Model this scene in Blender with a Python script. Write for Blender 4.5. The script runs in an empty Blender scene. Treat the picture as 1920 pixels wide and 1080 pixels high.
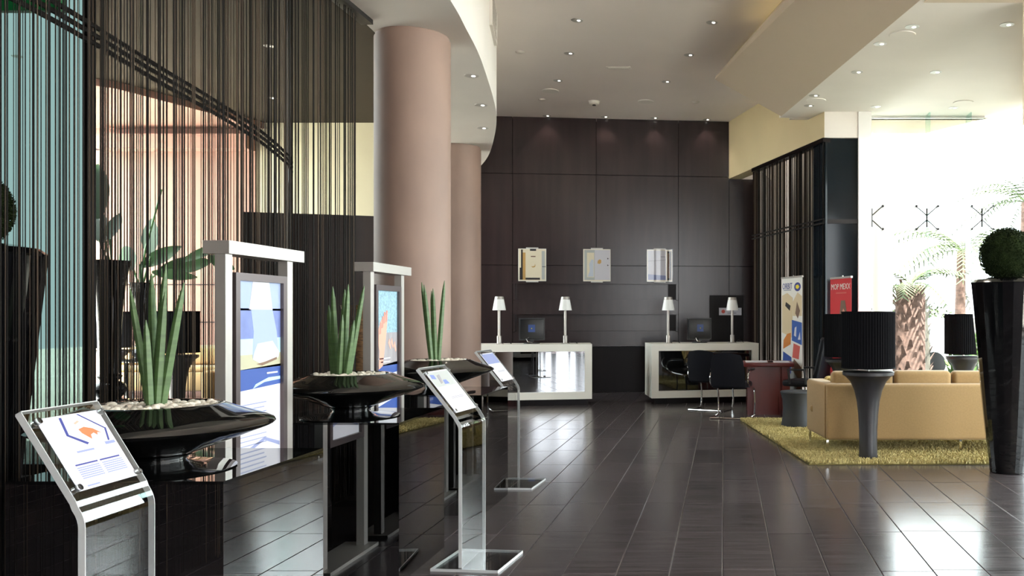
import bpy, bmesh, math, random
from mathutils import Vector, Matrix
random.seed(7)
PI = math.pi
SC = bpy.context.scene
COL = SC.collection

# ------------------------------------------------------------------ camera
cam_d = bpy.data.cameras.new('camera')
cam = bpy.data.objects.new('camera', cam_d)
COL.objects.link(cam)
F_PX = 1640.0
PX0, PY0, EYE = 1357.0, 590.0, 1.46
cam.location = (0, 0, EYE)
cam.rotation_euler = (PI / 2, 0, 0)
cam_d.sensor_fit = 'HORIZONTAL'
cam_d.sensor_width = 36.0
cam_d.lens = 36.0 * F_PX / 1920.0
cam_d.shift_x = -(PX0 - 960.0) / 1920.0
cam_d.shift_y = (PY0 - 540.0) / 1920.0
cam_d.clip_start = 0.05
cam_d.clip_end = 300
SC.camera = cam

# ------------------------------------------------------------------ world, exposure
world = bpy.data.worlds.new('overcast_sky')
SC.world = world
world.use_nodes = True
wn = world.node_tree.nodes
wn['Background'].inputs[0].default_value = (0.93, 0.97, 1.0, 1)
wn['Background'].inputs[1].default_value = 5.0
SC.view_settings.view_transform = 'Standard'
SC.view_settings.look = 'None'
SC.view_settings.exposure = 1.2
SC.view_settings.gamma = 1.0
SC.view_settings.use_curve_mapping = False
SC.cycles.max_bounces = 14
SC.cycles.diffuse_bounces = 6
SC.cycles.glossy_bounces = 7
SC.cycles.transmission_bounces = 12
SC.cycles.transparent_max_bounces = 24
SC.cycles.sample_clamp_indirect = 6.0
SC.cycles.caustics_reflective = False
SC.cycles.caustics_refractive = False
SC.cycles.use_denoising = True

# high sun on the garden side: it lights the paving outside, which lights the ceilings
sun_d = bpy.data.lights.new('sun', 'SUN'); sun_d.energy = 29.0; sun_d.angle = math.radians(2); sun_d.color = (1.0, 0.96, 0.9)
sun = bpy.data.objects.new('sun', sun_d); COL.objects.link(sun)
sun.rotation_euler = (math.radians(24), math.radians(10), 0)

def portal(name, loc, rot, sx, sy):
    d = bpy.data.lights.new(name, 'AREA')
    d.shape = 'RECTANGLE'; d.size = sx; d.size_y = sy
    d.cycles.is_portal = True
    o = bpy.data.objects.new(name, d); COL.objects.link(o)
    o.location = loc; o.rotation_euler = rot
    return o
portal('portal_front', (2.4, -7.0, 2.5), (PI / 2, 0, 0), 4.0, 5.0)
portal('portal_right', (9.0, -2.2, 2.2), (PI / 2, 0, PI / 2), 9.6, 4.4)
portal('portal_facade', (6.4, 7.8, 2.2), (PI / 2, 0, math.atan2(10.4, -5.1) ), 11.6, 4.4)
portal('portal_lounge', (-9.5, 12.75, 2.6), (PI / 2, 0, math.atan2(-9.5, -6.6) ), 11.4, 5.0)
portal('portal_entrance', (3.0, 13.2, 2.2), (PI / 2, 0, PI), 2.0, 4.4)

# ------------------------------------------------------------------ colour and materials
def L(c):
    c /= 255.0
    return c / 12.92 if c <= 0.04045 else ((c + 0.055) / 1.055) ** 2.4
def rgb(r, g, b): return (L(r), L(g), L(b), 1.0)

MATS = {}
def mat(name, col, rough=0.5, metal=0.0, spec=0.5, ior=1.5, noise=None, bump=None, trans=0.0, emit=None, alpha=1.0, coat=0.0, sheen=0.0):
    """noise = (scale xyz, amount, detail); bump = (scale xyz, strength)"""
    m = bpy.data.materials.new(name); m.use_nodes = True
    nt = m.node_tree; N = nt.nodes; K = nt.links
    p = N['Principled BSDF']
    p.inputs['Base Color'].default_value = col
    p.inputs['Roughness'].default_value = rough
    p.inputs['Metallic'].default_value = metal
    p.inputs['IOR'].default_value = ior
    p.inputs['Specular IOR Level'].default_value = spec
    p.inputs['Transmission Weight'].default_value = trans
    p.inputs['Alpha'].default_value = alpha
    p.inputs['Coat Weight'].default_value = coat
    p.inputs['Sheen Weight'].default_value = sheen
    if emit:
        p.inputs['Emission Color'].default_value = emit[0]
        p.inputs['Emission Strength'].default_value = emit[1]
    if noise or bump:
        tc = N.new('ShaderNodeTexCoord')
    if noise:
        sc, amt, det = noise
        mp = N.new('ShaderNodeMapping'); mp.inputs['Scale'].default_value = sc
        nz = N.new('ShaderNodeTexNoise'); nz.inputs['Scale'].default_value = 1.0; nz.inputs['Detail'].default_value = det
        K.new(tc.outputs['Object'], mp.inputs['Vector']); K.new(mp.outputs[0], nz.inputs['Vector'])
        cr = N.new('ShaderNodeValToRGB')
        cr.color_ramp.elements[0].position = 0.3; cr.color_ramp.elements[1].position = 0.7
        lo = tuple(max(0, c * (1 - amt)) for c in col[:3]) + (1,)
        hi = tuple(min(1, c * (1 + amt)) for c in col[:3]) + (1,)
        cr.color_ramp.elements[0].color = lo; cr.color_ramp.elements[1].color = hi
        K.new(nz.outputs[0], cr.inputs[0]); K.new(cr.outputs[0], p.inputs['Base Color'])
    if bump:
        sc, st = bump
        mp = N.new('ShaderNodeMapping'); mp.inputs['Scale'].default_value = sc
        nz = N.new('ShaderNodeTexNoise'); nz.inputs['Scale'].default_value = 1.0; nz.inputs['Detail'].default_value = 3
        K.new(tc.outputs['Object'], mp.inputs['Vector']); K.new(mp.outputs[0], nz.inputs['Vector'])
        b = N.new('ShaderNodeBump'); b.inputs['Strength'].default_value = st; b.inputs['Distance'].default_value = 0.01
        K.new(nz.outputs[0], b.inputs['Height']); K.new(b.outputs[0], p.inputs['Normal'])
    MATS[name] = m
    return m

def glass_pane(name, tint, ior=1.45):
    """thin architectural glass: transparent with a mirror coat"""
    m = bpy.data.materials.new(name); m.use_nodes = True
    nt = m.node_tree; N = nt.nodes; K = nt.links
    N.remove(N['Principled BSDF'])
    t = N.new('ShaderNodeBsdfTransparent'); t.inputs[0].default_value = tint
    g = N.new('ShaderNodeBsdfGlossy'); g.inputs['Roughness'].default_value = 0.0
    f = N.new('ShaderNodeFresnel'); f.inputs[0].default_value = ior
    ge = N.new('ShaderNodeNewGeometry')
    mu = N.new('ShaderNodeMath'); mu.operation = 'MULTIPLY'      # only the outer face of the sheet mirrors
    iv = N.new('ShaderNodeMath'); iv.operation = 'SUBTRACT'; iv.inputs[0].default_value = 1.0
    K.new(ge.outputs['Backfacing'], iv.inputs[1]); K.new(f.outputs[0], mu.inputs[0]); K.new(iv.outputs[0], mu.inputs[1])
    mx = N.new('ShaderNodeMixShader')
    K.new(mu.outputs[0], mx.inputs[0]); K.new(t.outputs[0], mx.inputs[1]); K.new(g.outputs[0], mx.inputs[2])
    K.new(mx.outputs[0], N['Material Output'].inputs[0])
    MATS[name] = m
    return m

mat('grout', rgb(120, 116, 114), 0.6)
mat('white_paint', rgb(228, 224, 218), 0.75, noise=((1.3, 1.3, 1.3), 0.03, 2))
mat('ceiling_paint', rgb(234, 227, 223), 0.8, noise=((0.8, 0.8, 0.8), 0.03, 2))
mat('cream_paint', rgb(196, 181, 146), 0.8, noise=((1, 1, 1), 0.04, 2))
mat('beige_paint', rgb(205, 192, 172), 0.8)
mat('slope_paint', rgb(206, 192, 173), 0.8)
mat('lounge_unlit_brown', rgb(52, 46, 37), 0.9, spec=0.1)  # dark brown stands in for the lounge ceiling being unlit
mat('lounge_cream', rgb(182, 174, 148), 0.8)
mat('peach_paint', rgb(150, 114, 100), 0.8)
mat('espresso_wood', rgb(44, 33, 34), 0.23, noise=((7, 7, 0.7), 0.18, 2), spec=0.5)
mat('espresso_dark', rgb(20, 14, 14), 0.3, spec=0.10, noise=((9, 9, 0.9), 0.2, 4))
mat('partition_wood', rgb(42, 30, 24), 0.35, noise=((10, 10, 0.8), 0.3, 4))
mat('column_stone', rgb(138, 115, 103), 0.62, noise=((3, 3, 1.6), 0.10, 6))
mat('black_mirror', (0.33, 0.33, 0.335, 1), 0.0, metal=1.0)
mat('desk_mirror', (0.42, 0.43, 0.45, 1), 0.0, metal=1.0)
mat('black_lacquer', (0.004, 0.004, 0.004, 1), 0.03, ior=1.7, spec=0.6)
mat('black_vase', (0.003, 0.003, 0.0035, 1), 0.04, ior=1.5)
mat('white_lacquer', rgb(238, 236, 226), 0.3)
mat('brushed_steel', rgb(176, 171, 165), 0.38, metal=0.55)
mat('frame_bronze', rgb(92, 82, 82), 0.35, metal=0.7)
mat('chrome', rgb(225, 225, 225), 0.06, metal=1.0)
mat('string_dark', rgb(20, 16, 13), 0.7, spec=0.15)
mat('string_brown', rgb(66, 54, 43), 0.7, spec=0.2)
mat('rug_green', rgb(180, 166, 112), 0.95, noise=((40, 40, 40), 0.25, 3))
mat('rug_backing', rgb(110, 100, 52), 0.95)
mat('sofa_fabric', rgb(168, 138, 94), 0.9, noise=((60, 60, 60), 0.06, 2), bump=((300, 300, 300), 0.15), sheen=0.2)
mat('cushion_pattern', rgb(190, 165, 100), 0.9, noise=((14, 14, 14), 0.7, 1))
mat('shade_black', rgb(13, 13, 16), 0.9, spec=0.1)
mat('pedestal_grey', rgb(42, 41, 44), 0.4, noise=((14, 14, 2), 0.25, 4))
mat('stool_grey', rgb(46, 48, 53), 0.7)
mat('topiary_leaf', rgb(30, 40, 18), 0.9, spec=0.1, noise=((12, 12, 12), 0.4, 2))
mat('leaf_green', rgb(58, 92, 48), 0.45, noise=((4, 4, 30), 0.35, 3))
mat('sans_green', rgb(76, 102, 60), 0.5, noise=((6, 6, 60), 0.22, 2))
mat('broad_leaf', rgb(40, 66, 34), 0.4)
mat('pebble_white', rgb(232, 224, 210), 0.6, noise=((30, 30, 30), 0.08, 2))
mat('paper_white', rgb(204, 203, 211), 0.6)
mat('ink_navy', rgb(52, 58, 130), 0.6)
mat('ink_pale', rgb(134, 142, 182), 0.6)
mat('ink_orange', rgb(232, 112, 70), 0.6)
mat('ink_grey', rgb(150, 150, 160), 0.6)
mat('mahogany', rgb(96, 36, 34), 0.35, noise=((4, 4, 1.2), 0.22, 5))
mat('black_leather', rgb(17, 18, 25), 0.55, spec=0.25, bump=((60, 60, 60), 0.1))
mat('black_plastic', rgb(18, 18, 20), 0.4)
mat('screen_blue', rgb(30, 60, 120), 0.4)
mat('banner_red', rgb(196, 22, 32), 0.55)
mat('banner_tan', rgb(206, 186, 150), 0.6)
mat('banner_white', rgb(224, 220, 212), 0.6)
mat('banner_blue', rgb(40, 84, 160), 0.6)
mat('banner_orange', rgb(200, 120, 46), 0.6)
mat('banner_brown', rgb(120, 92, 74), 0.6)
mat('banner_coral', rgb(200, 90, 80), 0.6)
mat('banner_yellow', rgb(226, 204, 40), 0.6)
mat('print_coral', rgb(208, 132, 120), 0.6)
mat('skin_print', rgb(224, 160, 140), 0.6)
mat('sea_deep', rgb(44, 76, 150), 0.5)
mat('sea_mid', rgb(112, 128, 186), 0.5, noise=((3, 6, 6), 0.2, 3))
mat('sea_pale', rgb(176, 214, 232), 0.5, noise=((3, 6, 6), 0.1, 3))
mat('sand', rgb(176, 174, 146), 0.5)
mat('water_speckle', rgb(134, 170, 186), 0.5, noise=((70, 70, 70), 0.3, 2))
mat('dress_white', rgb(196, 204, 216), 0.5)
mat('dress_shade', rgb(150, 166, 200), 0.5)
mat('wet_sand', rgb(150, 146, 150), 0.5, noise=((8, 20, 4), 0.15, 3))
mat('print_black', rgb(36, 30, 30), 0.5)
mat('cream_print', rgb(226, 216, 190), 0.5)
mat('gold_print', rgb(190, 150, 84), 0.5)
mat('grey_print', rgb(176, 180, 178), 0.5)
mat('sign_green', rgb(20, 104, 52), 0.4)
mat('glass_fin', rgb(150, 200, 190), 0.1)
mat('exterior_ground', rgb(214, 208, 198), 0.9)
mat('exterior_dark_ground', rgb(78, 76, 68), 0.9)
mat('exterior_wall', rgb(150, 140, 130), 0.9)
mat('exterior_white', rgb(240, 240, 238), 0.8)
mat('palm_trunk', rgb(84, 64, 56), 0.9, noise=((14, 14, 20), 0.4, 3))
mat('palm_leaf', rgb(62, 74, 46), 0.7, spec=0.2)
mat('shrub_leaf', rgb(54, 82, 28), 0.7, spec=0.2, noise=((3, 3, 3), 0.3, 2))
mat('hedge_leaf', rgb(62, 72, 48), 0.8, spec=0.2, noise=((3, 3, 3), 0.3, 2))
mat('woven_cane', rgb(120, 88, 54), 0.7, noise=((20, 20, 60), 0.5, 2))
mat('dark_metal', rgb(40, 38, 38), 0.4, metal=0.6)
mat('cove_led', rgb(255, 225, 120), 0.5, emit=((1.0, 0.84, 0.36, 1), 1.0))
mat('lamp_glass', rgb(236, 238, 236), 0.35, trans=0.0)
mat('speaker_grille', rgb(205, 200, 194), 0.7)
mat('light_trim', rgb(190, 188, 184), 0.4, metal=0.3)
mat('light_dark', rgb(30, 28, 28), 0.3)
mat('lens', rgb(250, 248, 240), 0.2, emit=((1, 0.95, 0.86, 1), 2.0))
mat('car_silver', rgb(200, 202, 206), 0.3, metal=0.3)
glass_pane('clear_glass', (0.95, 0.985, 0.975, 1))
glass_pane('teal_glass', (0.17, 0.212, 0.205, 1))
glass_pane('frame_glass', (0.99, 0.99, 0.99, 1))
glass_pane('acrylic_sheet', (0.93, 0.94, 0.94, 1), 2.0)
glass_pane('green_edge_glass', (0.80, 0.92, 0.90, 1))
mat('acrylic', (0.97, 0.98, 0.98, 1), 0.02, trans=1.0, ior=1.46)
mat('acrylic_highlight', (0.95, 0.97, 0.97, 1), 0.08, trans=0.45, ior=1.46)  # whitish colour stands in for light refracted at the acrylic edges
mat('dark_glass', rgb(16, 24, 30), 0.08, ior=1.3)

def floor_material():
    m = bpy.data.materials.new('slate_tile'); m.use_nodes = True
    nt = m.node_tree; N = nt.nodes; K = nt.links
    p = N['Principled BSDF']
    geo = N.new('ShaderNodeNewGeometry')
    mp = N.new('ShaderNodeMapping'); mp.inputs['Scale'].default_value = (2.2, 26, 1)
    nz = N.new('ShaderNodeTexNoise'); nz.inputs['Scale'].default_value = 1.0; nz.inputs['Detail'].default_value = 5
    K.new(geo.outputs['Position'], mp.inputs[0]); K.new(mp.outputs[0], nz.inputs['Vector'])
    cr = N.new('ShaderNodeValToRGB')
    cr.color_ramp.elements[0].position = 0.3; cr.color_ramp.elements[1].position = 0.72
    cr.color_ramp.elements[0].color = rgb(58, 53, 55); cr.color_ramp.elements[1].color = rgb(86, 79, 81)
    K.new(nz.outputs[0], cr.inputs[0])
    oi = N.new('ShaderNodeObjectInfo')
    hs = N.new('ShaderNodeHueSaturation')
    mr = N.new('ShaderNodeMapRange'); mr.inputs['To Min'].default_value = 0.82; mr.inputs['To Max'].default_value = 1.18
    K.new(oi.outputs['Random'], mr.inputs[0]); K.new(mr.outputs[0], hs.inputs['Value'])
    K.new(cr.outputs[0], hs.inputs['Color']); K.new(hs.outputs[0], p.inputs['Base Color'])
    rr = N.new('ShaderNodeMapRange'); rr.inputs['To Min'].default_value = 0.16; rr.inputs['To Max'].default_value = 0.26
    K.new(nz.outputs[0], rr.inputs[0]); K.new(rr.outputs[0], p.inputs['Roughness'])
    p.inputs['IOR'].default_value = 1.5
    b = N.new('ShaderNodeBump'); b.inputs['Strength'].default_value = 0.02; b.inputs['Distance'].default_value = 0.003
    K.new(nz.outputs[0], b.inputs['Height']); K.new(b.outputs[0], p.inputs['Normal'])
    MATS['slate_tile'] = m
floor_material()

# ------------------------------------------------------------------ mesh helpers
class MB:
    """collects shapes, builds ONE mesh object"""
    def __init__(self): self.v = []; self.f = []; self.sm = []
    def add(self, vs, fs, smooth=False):
        o = len(self.v)
        self.v += [tuple(p) for p in vs]
        self.f += [tuple(i + o for i in f) for f in fs]
        self.sm += [smooth] * len(fs)
        return self
    def box(self, x0, x1, y0, y1, z0, z1):
        v = [(x, y, z) for z in (z0, z1) for y in (y0, y1) for x in (x0, x1)]
        return self.add(v, [(0, 2, 3, 1), (4, 5, 7, 6), (0, 1, 5, 4), (2, 6, 7, 3), (0, 4, 6, 2), (1, 3, 7, 5)])
    def rbox(self, x0, x1, y0, y1, z0, z1, r=0.02, seg=3):
        bm = bmesh.new()
        bmesh.ops.create_cube(bm, size=1)
        for v in bm.verts:
            v.co = Vector(((x0 + x1) / 2 + v.co.x * (x1 - x0), (y0 + y1) / 2 + v.co.y * (y1 - y0), (z0 + z1) / 2 + v.co.z * (z1 - z0)))
        bmesh.ops.bevel(bm, geom=bm.edges[:], offset=r, segments=seg, profile=0.5, affect='EDGES')
        return self.frombm(bm)
    def frombm(self, bm, smooth=True):
        bm.verts.index_update()
        vs = [v.co[:] for v in bm.verts]; fs = [[v.index for v in f.verts] for f in bm.faces]
        bm.free()
        return self.add(vs, fs, smooth)
    def prism(self, poly, z0, z1):
        n = len(poly)
        if sum(poly[i][0] * poly[(i + 1) % n][1] - poly[(i + 1) % n][0] * poly[i][1] for i in range(n)) < 0: poly = poly[::-1]
        v = [(x, y, z0) for x, y in poly] + [(x, y, z1) for x, y in poly]
        f = [tuple(range(n - 1, -1, -1)), tuple(range(n, 2 * n))]
        f += [(i, (i + 1) % n, n + (i + 1) % n, n + i) for i in range(n)]
        return self.add(v, f)
    def rprism(self, poly, z0, z1, r=0.03, seg=3):
        bm = bmesh.new()
        n = len(poly)
        if sum(poly[i][0] * poly[(i + 1) % n][1] - poly[(i + 1) % n][0] * poly[i][1] for i in range(n)) < 0: poly = poly[::-1]
        lo = [bm.verts.new((x, y, z0)) for x, y in poly]; hi = [bm.verts.new((x, y, z1)) for x, y in poly]
        bm.faces.new(lo[::-1]); bm.faces.new(hi)
        for i in range(n): bm.faces.new((lo[i], lo[(i + 1) % n], hi[(i + 1) % n], hi[i]))
        bmesh.ops.bevel(bm, geom=bm.edges[:], offset=r, segments=seg, profile=0.5, affect='EDGES')
        return self.frombm(bm)
    def lathe(self, prof, cx=0, cy=0, n=32, cz=0, smooth=True, pleat=0.0):
        """prof = [(r, z)...] bottom to top"""
        v = []
        for r, z in prof:
            for i in range(n):
                a = 2 * PI * i / n
                rr = r * (1 + (pleat if i % 2 else 0))
                v.append((cx + rr * math.cos(a), cy + rr * math.sin(a), cz + z))
        f = []
        for j in range(len(prof) - 1):
            for i in range(n):
                k = (i + 1) % n
                f.append((j * n + i, j * n + k, (j + 1) * n + k, (j + 1) * n + i))
        self.add(v, f, smooth)
        if prof[0][0] > 1e-4: self.add([v[i] for i in range(n)], [tuple(range(n - 1, -1, -1))])
        if prof[-1][0] > 1e-4: self.add([v[(len(prof) - 1) * n + i] for i in range(n)], [tuple(range(n))])
        return self
    def cyl(self, cx, cy, z0, z1, r, n=24): return self.lathe([(r, z0), (r, z1)], cx, cy, n)
    def tube(self, pts, r, n=8, smooth=True, r1=None):
        pts = [Vector(p) for p in pts]
        v = []; m = len(pts); up = None
        for i, p in enumerate(pts):
            t = (pts[min(i + 1, m - 1)] - pts[max(i - 1, 0)]).normalized()
            if up is None:
                up = Vector((0, 0, 1)) if abs(t.z) < 0.9 else Vector((1, 0, 0))
            a = t.cross(up).normalized(); up = a.cross(t).normalized()
            rr = r if r1 is None else r + (r1 - r) * i / (m - 1)
            for k in range(n):
                an = 2 * PI * k / n
                v.append(p + a * rr * math.cos(an) + up * rr * math.sin(an))
        f = [(j * n + i, j * n + (i + 1) % n, (j + 1) * n + (i + 1) % n, (j + 1) * n + i) for j in range(m - 1) for i in range(n)]
        self.add(v, f, smooth)
        return self.add([v[i] for i in range(n)] , [tuple(range(n - 1, -1, -1))]).add([v[(m - 1) * n + i] for i in range(n)], [tuple(range(n))])
    def bar(self, p0, p1, w, h):
        """rectangular bar from p0 to p1, w across (horizontal), h in the other direction"""
        p0 = Vector(p0); p1 = Vector(p1); t = (p1 - p0).normalized()
        up = Vector((0, 0, 1)) if abs(t.z) < 0.95 else Vector((0, 1, 0))
        a = t.cross(up).normalized() * (w / 2); u = a.cross(t).normalized() * (h / 2)
        v = [p + s * a + q * u for p in (p0, p1) for s, q in ((-1, -1), (1, -1), (1, 1), (-1, 1))]
        return self.add(v, [(3, 2, 1, 0), (4, 5, 6, 7), (0, 1, 5, 4), (1, 2, 6, 5), (2, 3, 7, 6), (3, 0, 4, 7)])
    def ball(self, c, rx, ry=None, rz=None, n=12, m=8):
        ry = ry or rx; rz = rz or rx
        v = [(c[0], c[1], c[2] - rz)]
        for j in range(1, m):
            t = -PI / 2 + PI * j / m
            for i in range(n):
                a = 2 * PI * i / n
                v.append((c[0] + rx * math.cos(t) * math.cos(a), c[1] + ry * math.cos(t) * math.sin(a), c[2] + rz * math.sin(t)))
        v.append((c[0], c[1], c[2] + rz))
        f = [(0, 1 + (i + 1) % n, 1 + i) for i in range(n)]
        for j in range(m - 2):
            for i in range(n):
                k = (i + 1) % n; a = 1 + j * n
                f.append((a + i, a + k, a + n + k, a + n + i))
        a = 1 + (m - 2) * n
        f += [(a + i, a + (i + 1) % n, len(v) - 1) for i in range(n)]
        return self.add(v, f, True)
    def xf(self, M):
        self.v = [tuple(M @ Vector(p)) for p in self.v]; return self
    def build(self, name, material, parent=None, kind=None, fix=True):
        me = bpy.data.meshes.new(name)
        me.from_pydata(self.v, [], self.f)
        me.polygons.foreach_set('use_smooth', self.sm)
        if fix:
            bm = bmesh.new(); bm.from_mesh(me)
            bmesh.ops.remove_doubles(bm, verts=bm.verts, dist=1e-5)
            bmesh.ops.recalc_face_normals(bm, faces=bm.faces)
            bm.to_mesh(me); bm.free()
        me.materials.append(MATS[material] if isinstance(material, str) else material)
        if any(self.sm):
            try: me.set_sharp_from_angle(angle=math.radians(40))
            except Exception: pass
        o = bpy.data.objects.new(name, me)
        COL.objects.link(o)
        if parent is not None: o.parent = parent
        if kind: o['kind'] = kind
        return o

def tag(o, label, cat, group=None, kind=None):
    o['label'] = label; o['category'] = cat
    if group: o['group'] = group
    if kind: o['kind'] = kind
    return o
def thing(name, label, cat, loc=(0, 0, 0), rz=0.0, group=None, scale=1.0):
    o = bpy.data.objects.new(name, None); COL.objects.link(o)
    o.empty_display_size = 0.2
    o.location = loc; o.rotation_euler = (0, 0, rz); o.scale = (scale,) * 3
    return tag(o, label, cat, group)
def copy_tree(o, parent=None):
    c = o.copy(); COL.objects.link(c); c.parent = parent
    for ch in list(o.children): copy_tree(ch, c)
    return c
def dup(root, label, loc, rz=None, scale=None):
    c = copy_tree(root); c['label'] = label; c.location = loc
    if rz is not None: c.rotation_euler = (0, 0, rz)
    if scale: c.scale = (scale,) * 3
    return c
def struct(name, mb, material, parent=None, label=None):
    o = mb.build(name, material, parent)
    if parent is None:
        o['kind'] = 'structure'
        if label: o['label'] = label
    return o
def text_mesh(body, size, M, name, material, parent, extrude=0.001, align='CENTER'):
    c = bpy.data.curves.new(name, 'FONT'); c.body = body; c.size = size; c.extrude = extrude
    c.align_x = align; c.align_y = 'CENTER'; c.resolution_u = 2
    t = bpy.data.objects.new(name + '_tmp', c); COL.objects.link(t)
    me = bpy.data.meshes.new_from_object(t.evaluated_get(bpy.context.evaluated_depsgraph_get()))
    bpy.data.objects.remove(t); bpy.data.curves.remove(c)
    me.transform(M); me.materials.clear(); me.materials.append(MATS[material])
    me.name = name
    o = bpy.data.objects.new(name, me); COL.objects.link(o); o.parent = parent
    return o
def spline(pts, per=6):
    out = []; n = len(pts)
    for i in range(n - 1):
        p0, p1, p2, p3 = (Vector(pts[max(i - 1, 0)]), Vector(pts[i]), Vector(pts[i + 1]), Vector(pts[min(i + 2, n - 1)]))
        for k in range(per):
            t = k / per
            out.append(0.5 * ((2 * p1) + (p2 - p0) * t + (2 * p0 - 5 * p1 + 4 * p2 - p3) * t * t + (3 * p1 - p0 - 3 * p2 + p3) * t ** 3))
    out.append(Vector(pts[-1]))
    return out
def frame_basis(o, u, v):
    """matrix taking (u, v, n) panel coordinates to space"""
    u = Vector(u).normalized(); v = Vector(v).normalized(); n = u.cross(v)
    return Matrix(((u.x, v.x, n.x, o[0]), (u.y, v.y, n.y, o[1]), (u.z, v.z, n.z, o[2]), (0, 0, 0, 1)))
def print_poly(M, pts, off, name, material, parent, th=0.0008):
    """flat printed patch: polygon in panel coordinates, raised by off"""
    mb = MB().prism([(p[0], p[1]) for p in pts], off, off + th)
    return mb.xf(M).build(name, material, parent)
# ------------------------------------------------------------------ the setting: floor
floor = struct('floor', MB().prism([(-16, -7), (9, -7), (9, 2.6), (3.9, 13.15), (1.9, 13.3), (0.8, 17.5), (-12.75, 17.6), (-5.8, 8.05), (-16, 8.05)], -0.12, -0.004), 'grout', label='dark slate tiled lobby floor')
TW, TL = 0.30, 0.90
def tile_mesh(w, l):
    b = 0.003; g = 0.0022; gy = 0.0012
    mb = MB()
    x0, x1, y0, y1 = g, w - g, gy, l - gy
    v = [(x0, y0, -0.0035), (x1, y0, -0.0035), (x1, y1, -0.0035), (x0, y1, -0.0035), (x0, y0, -0.0015), (x1, y0, -0.0015), (x1, y1, -0.0015), (x0, y1, -0.0015), (x0 + b, y0 + b, 0), (x1 - b, y0 + b, 0), (x1 - b, y1 - b, 0), (x0 + b, y1 - b, 0)]
    mb.add(v, [(0, 1, 5, 4), (1, 2, 6, 5), (2, 3, 7, 6), (3, 0, 4, 7), (4, 5, 9, 8), (5, 6, 10, 9), (6, 7, 11, 10), (7, 4, 8, 11), (8, 9, 10, 11)])
    return mb
proto_tile = tile_mesh(TW, TL)
XJ = -0.007      # a joint runs almost under the camera axis
seen, rest = [], MB()
rng = random.Random(3)
for i in range(-53, 30):
    jit = rng.uniform(-0.12, 0.12)
    for j in range(-8, 22):
        x = XJ + i * TW; y = 0.39 + j * TL + jit
        if x < -15.9 or x + TW > 8.95 or y < -6.9 or y + TL > 18.9: continue
        cx, cy = x + TW / 2, y + TL / 2
        if cy > 8.0 and cx < -5.8 - (cy - 8.05) * 0.727 + 0.3: continue
        if cy > 2.6 and cx > 9 - (cy - 2.6) * 0.486 - 0.5: continue
        if cy > 13.0 and cx > 2.1 - (cy - 13) * .3: continue
        px = 1357 + cx / max(cy, 0.1) * 1640
        if cy > 4.0 and cx > -1.9 and 850 < px < 2010 and cy < 15.6:
            seen.append((cy - (0 if cx < 0.6 or cy < 8.6 else -30), x, y))
        else: rest.add([(vx + x, vy + y, vz) for vx, vy, vz in proto_tile.v], proto_tile.f)
seen.sort()
tile_me = None
for k, (_, x, y) in enumerate(seen):
    if k < 298:
        if tile_me is None:
            t = proto_tile.build('tile', 'slate_tile', floor); tile_me = t.data
        else:
            t = bpy.data.objects.new('tile', tile_me); COL.objects.link(t); t.parent = floor
        t.location = (x, y, 0)
    else: rest.add([(vx + x, vy + y, vz) for vx, vy, vz in proto_tile.v], proto_tile.f)
rest.build('tile_field', 'slate_tile', floor, kind='stuff', fix=False)

# ------------------------------------------------------------------ ceilings
ZC, ZS, ZE, ZF = 5.14, 3.94, 4.43, 4.05
def LX(y): return -0.13 + (12.6 - y) * 0.2516       # left edge of the sloped ceiling
def RX(y): return 0.86 + (13.1 - y) * 0.2055        # right edge of the sloped ceiling
struct('ceiling', MB().prism([(-2.5, -7), (5.2, -7), (LX(4) + 0.35, 4), (LX(12.6) + 0.6, 12.8), (1.9, 12.9), (1.9, 17.4), (-5.6, 17.4), (-5.3, 16.2), (-4.6, 14.7), (-3.9, 13.0), (-3.3, 11.0), (-2.9, 9.3), (-2.6, 7.5), (-2.5, 5)], ZC, ZC + 0.12), 'ceiling_paint', label='high white lobby ceiling')
struct('ceiling_entrance', MB().prism([(RX(13.2), 13.2), (RX(-7), -7), (9.1, -7), (9.1, 2.4), (4.05, 13.2)], ZE, ZE + 0.14), 'white_paint', label='lower white ceiling over the entrance')
# sloped panel joining the high ceiling to the entrance ceiling
zl = 4.85
A = [(LX(12.6), 12.6, zl), (RX(13.1), 13.1, ZE), (RX(-6.9), -6.9, ZE), (LX(-6.9), -6.9, zl)]
mb = MB().add(A + [(x + 0.02, y, z + 0.05) for x, y, z in A], [(0, 1, 2, 3), (7, 6, 5, 4), (0, 4, 5, 1), (1, 5, 6, 2), (2, 6, 7, 3), (3, 7, 4, 0)])
struct('ceiling_slope', mb, 'slope_paint', label='sloped beige ceiling panel with a cove along its upper edge')
# cove behind the upper edge of the slope
mb = MB()
v = []
v += [(RX(13.1), 13.1, ZE), (RX(13.1), 13.1, ZC)]
for y in (12.55, 8, 4, 0, -6.9):
    v += [(LX(y) + 0.22, y, zl - 0.06), (LX(y) + 0.22, y, ZC)]
mb.add(v, [(2 * i, 2 * i + 2, 2 * i + 3, 2 * i + 1) for i in range(5)])
struct('trim_1', mb, 'cream_paint', label='cove upstand above the sloped ceiling')
led = MB()
for a, b in ((10.9, 3.0),):
    led.bar((LX(a) + 0.12, a, zl + 0.03), (LX(b) + 0.12, b, zl + 0.03), 0.03, 0.015)
tag(led.build('cove_light_strip', 'cove_led'), 'warm yellow light strip hidden in the ceiling cove', 'cove light')

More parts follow.
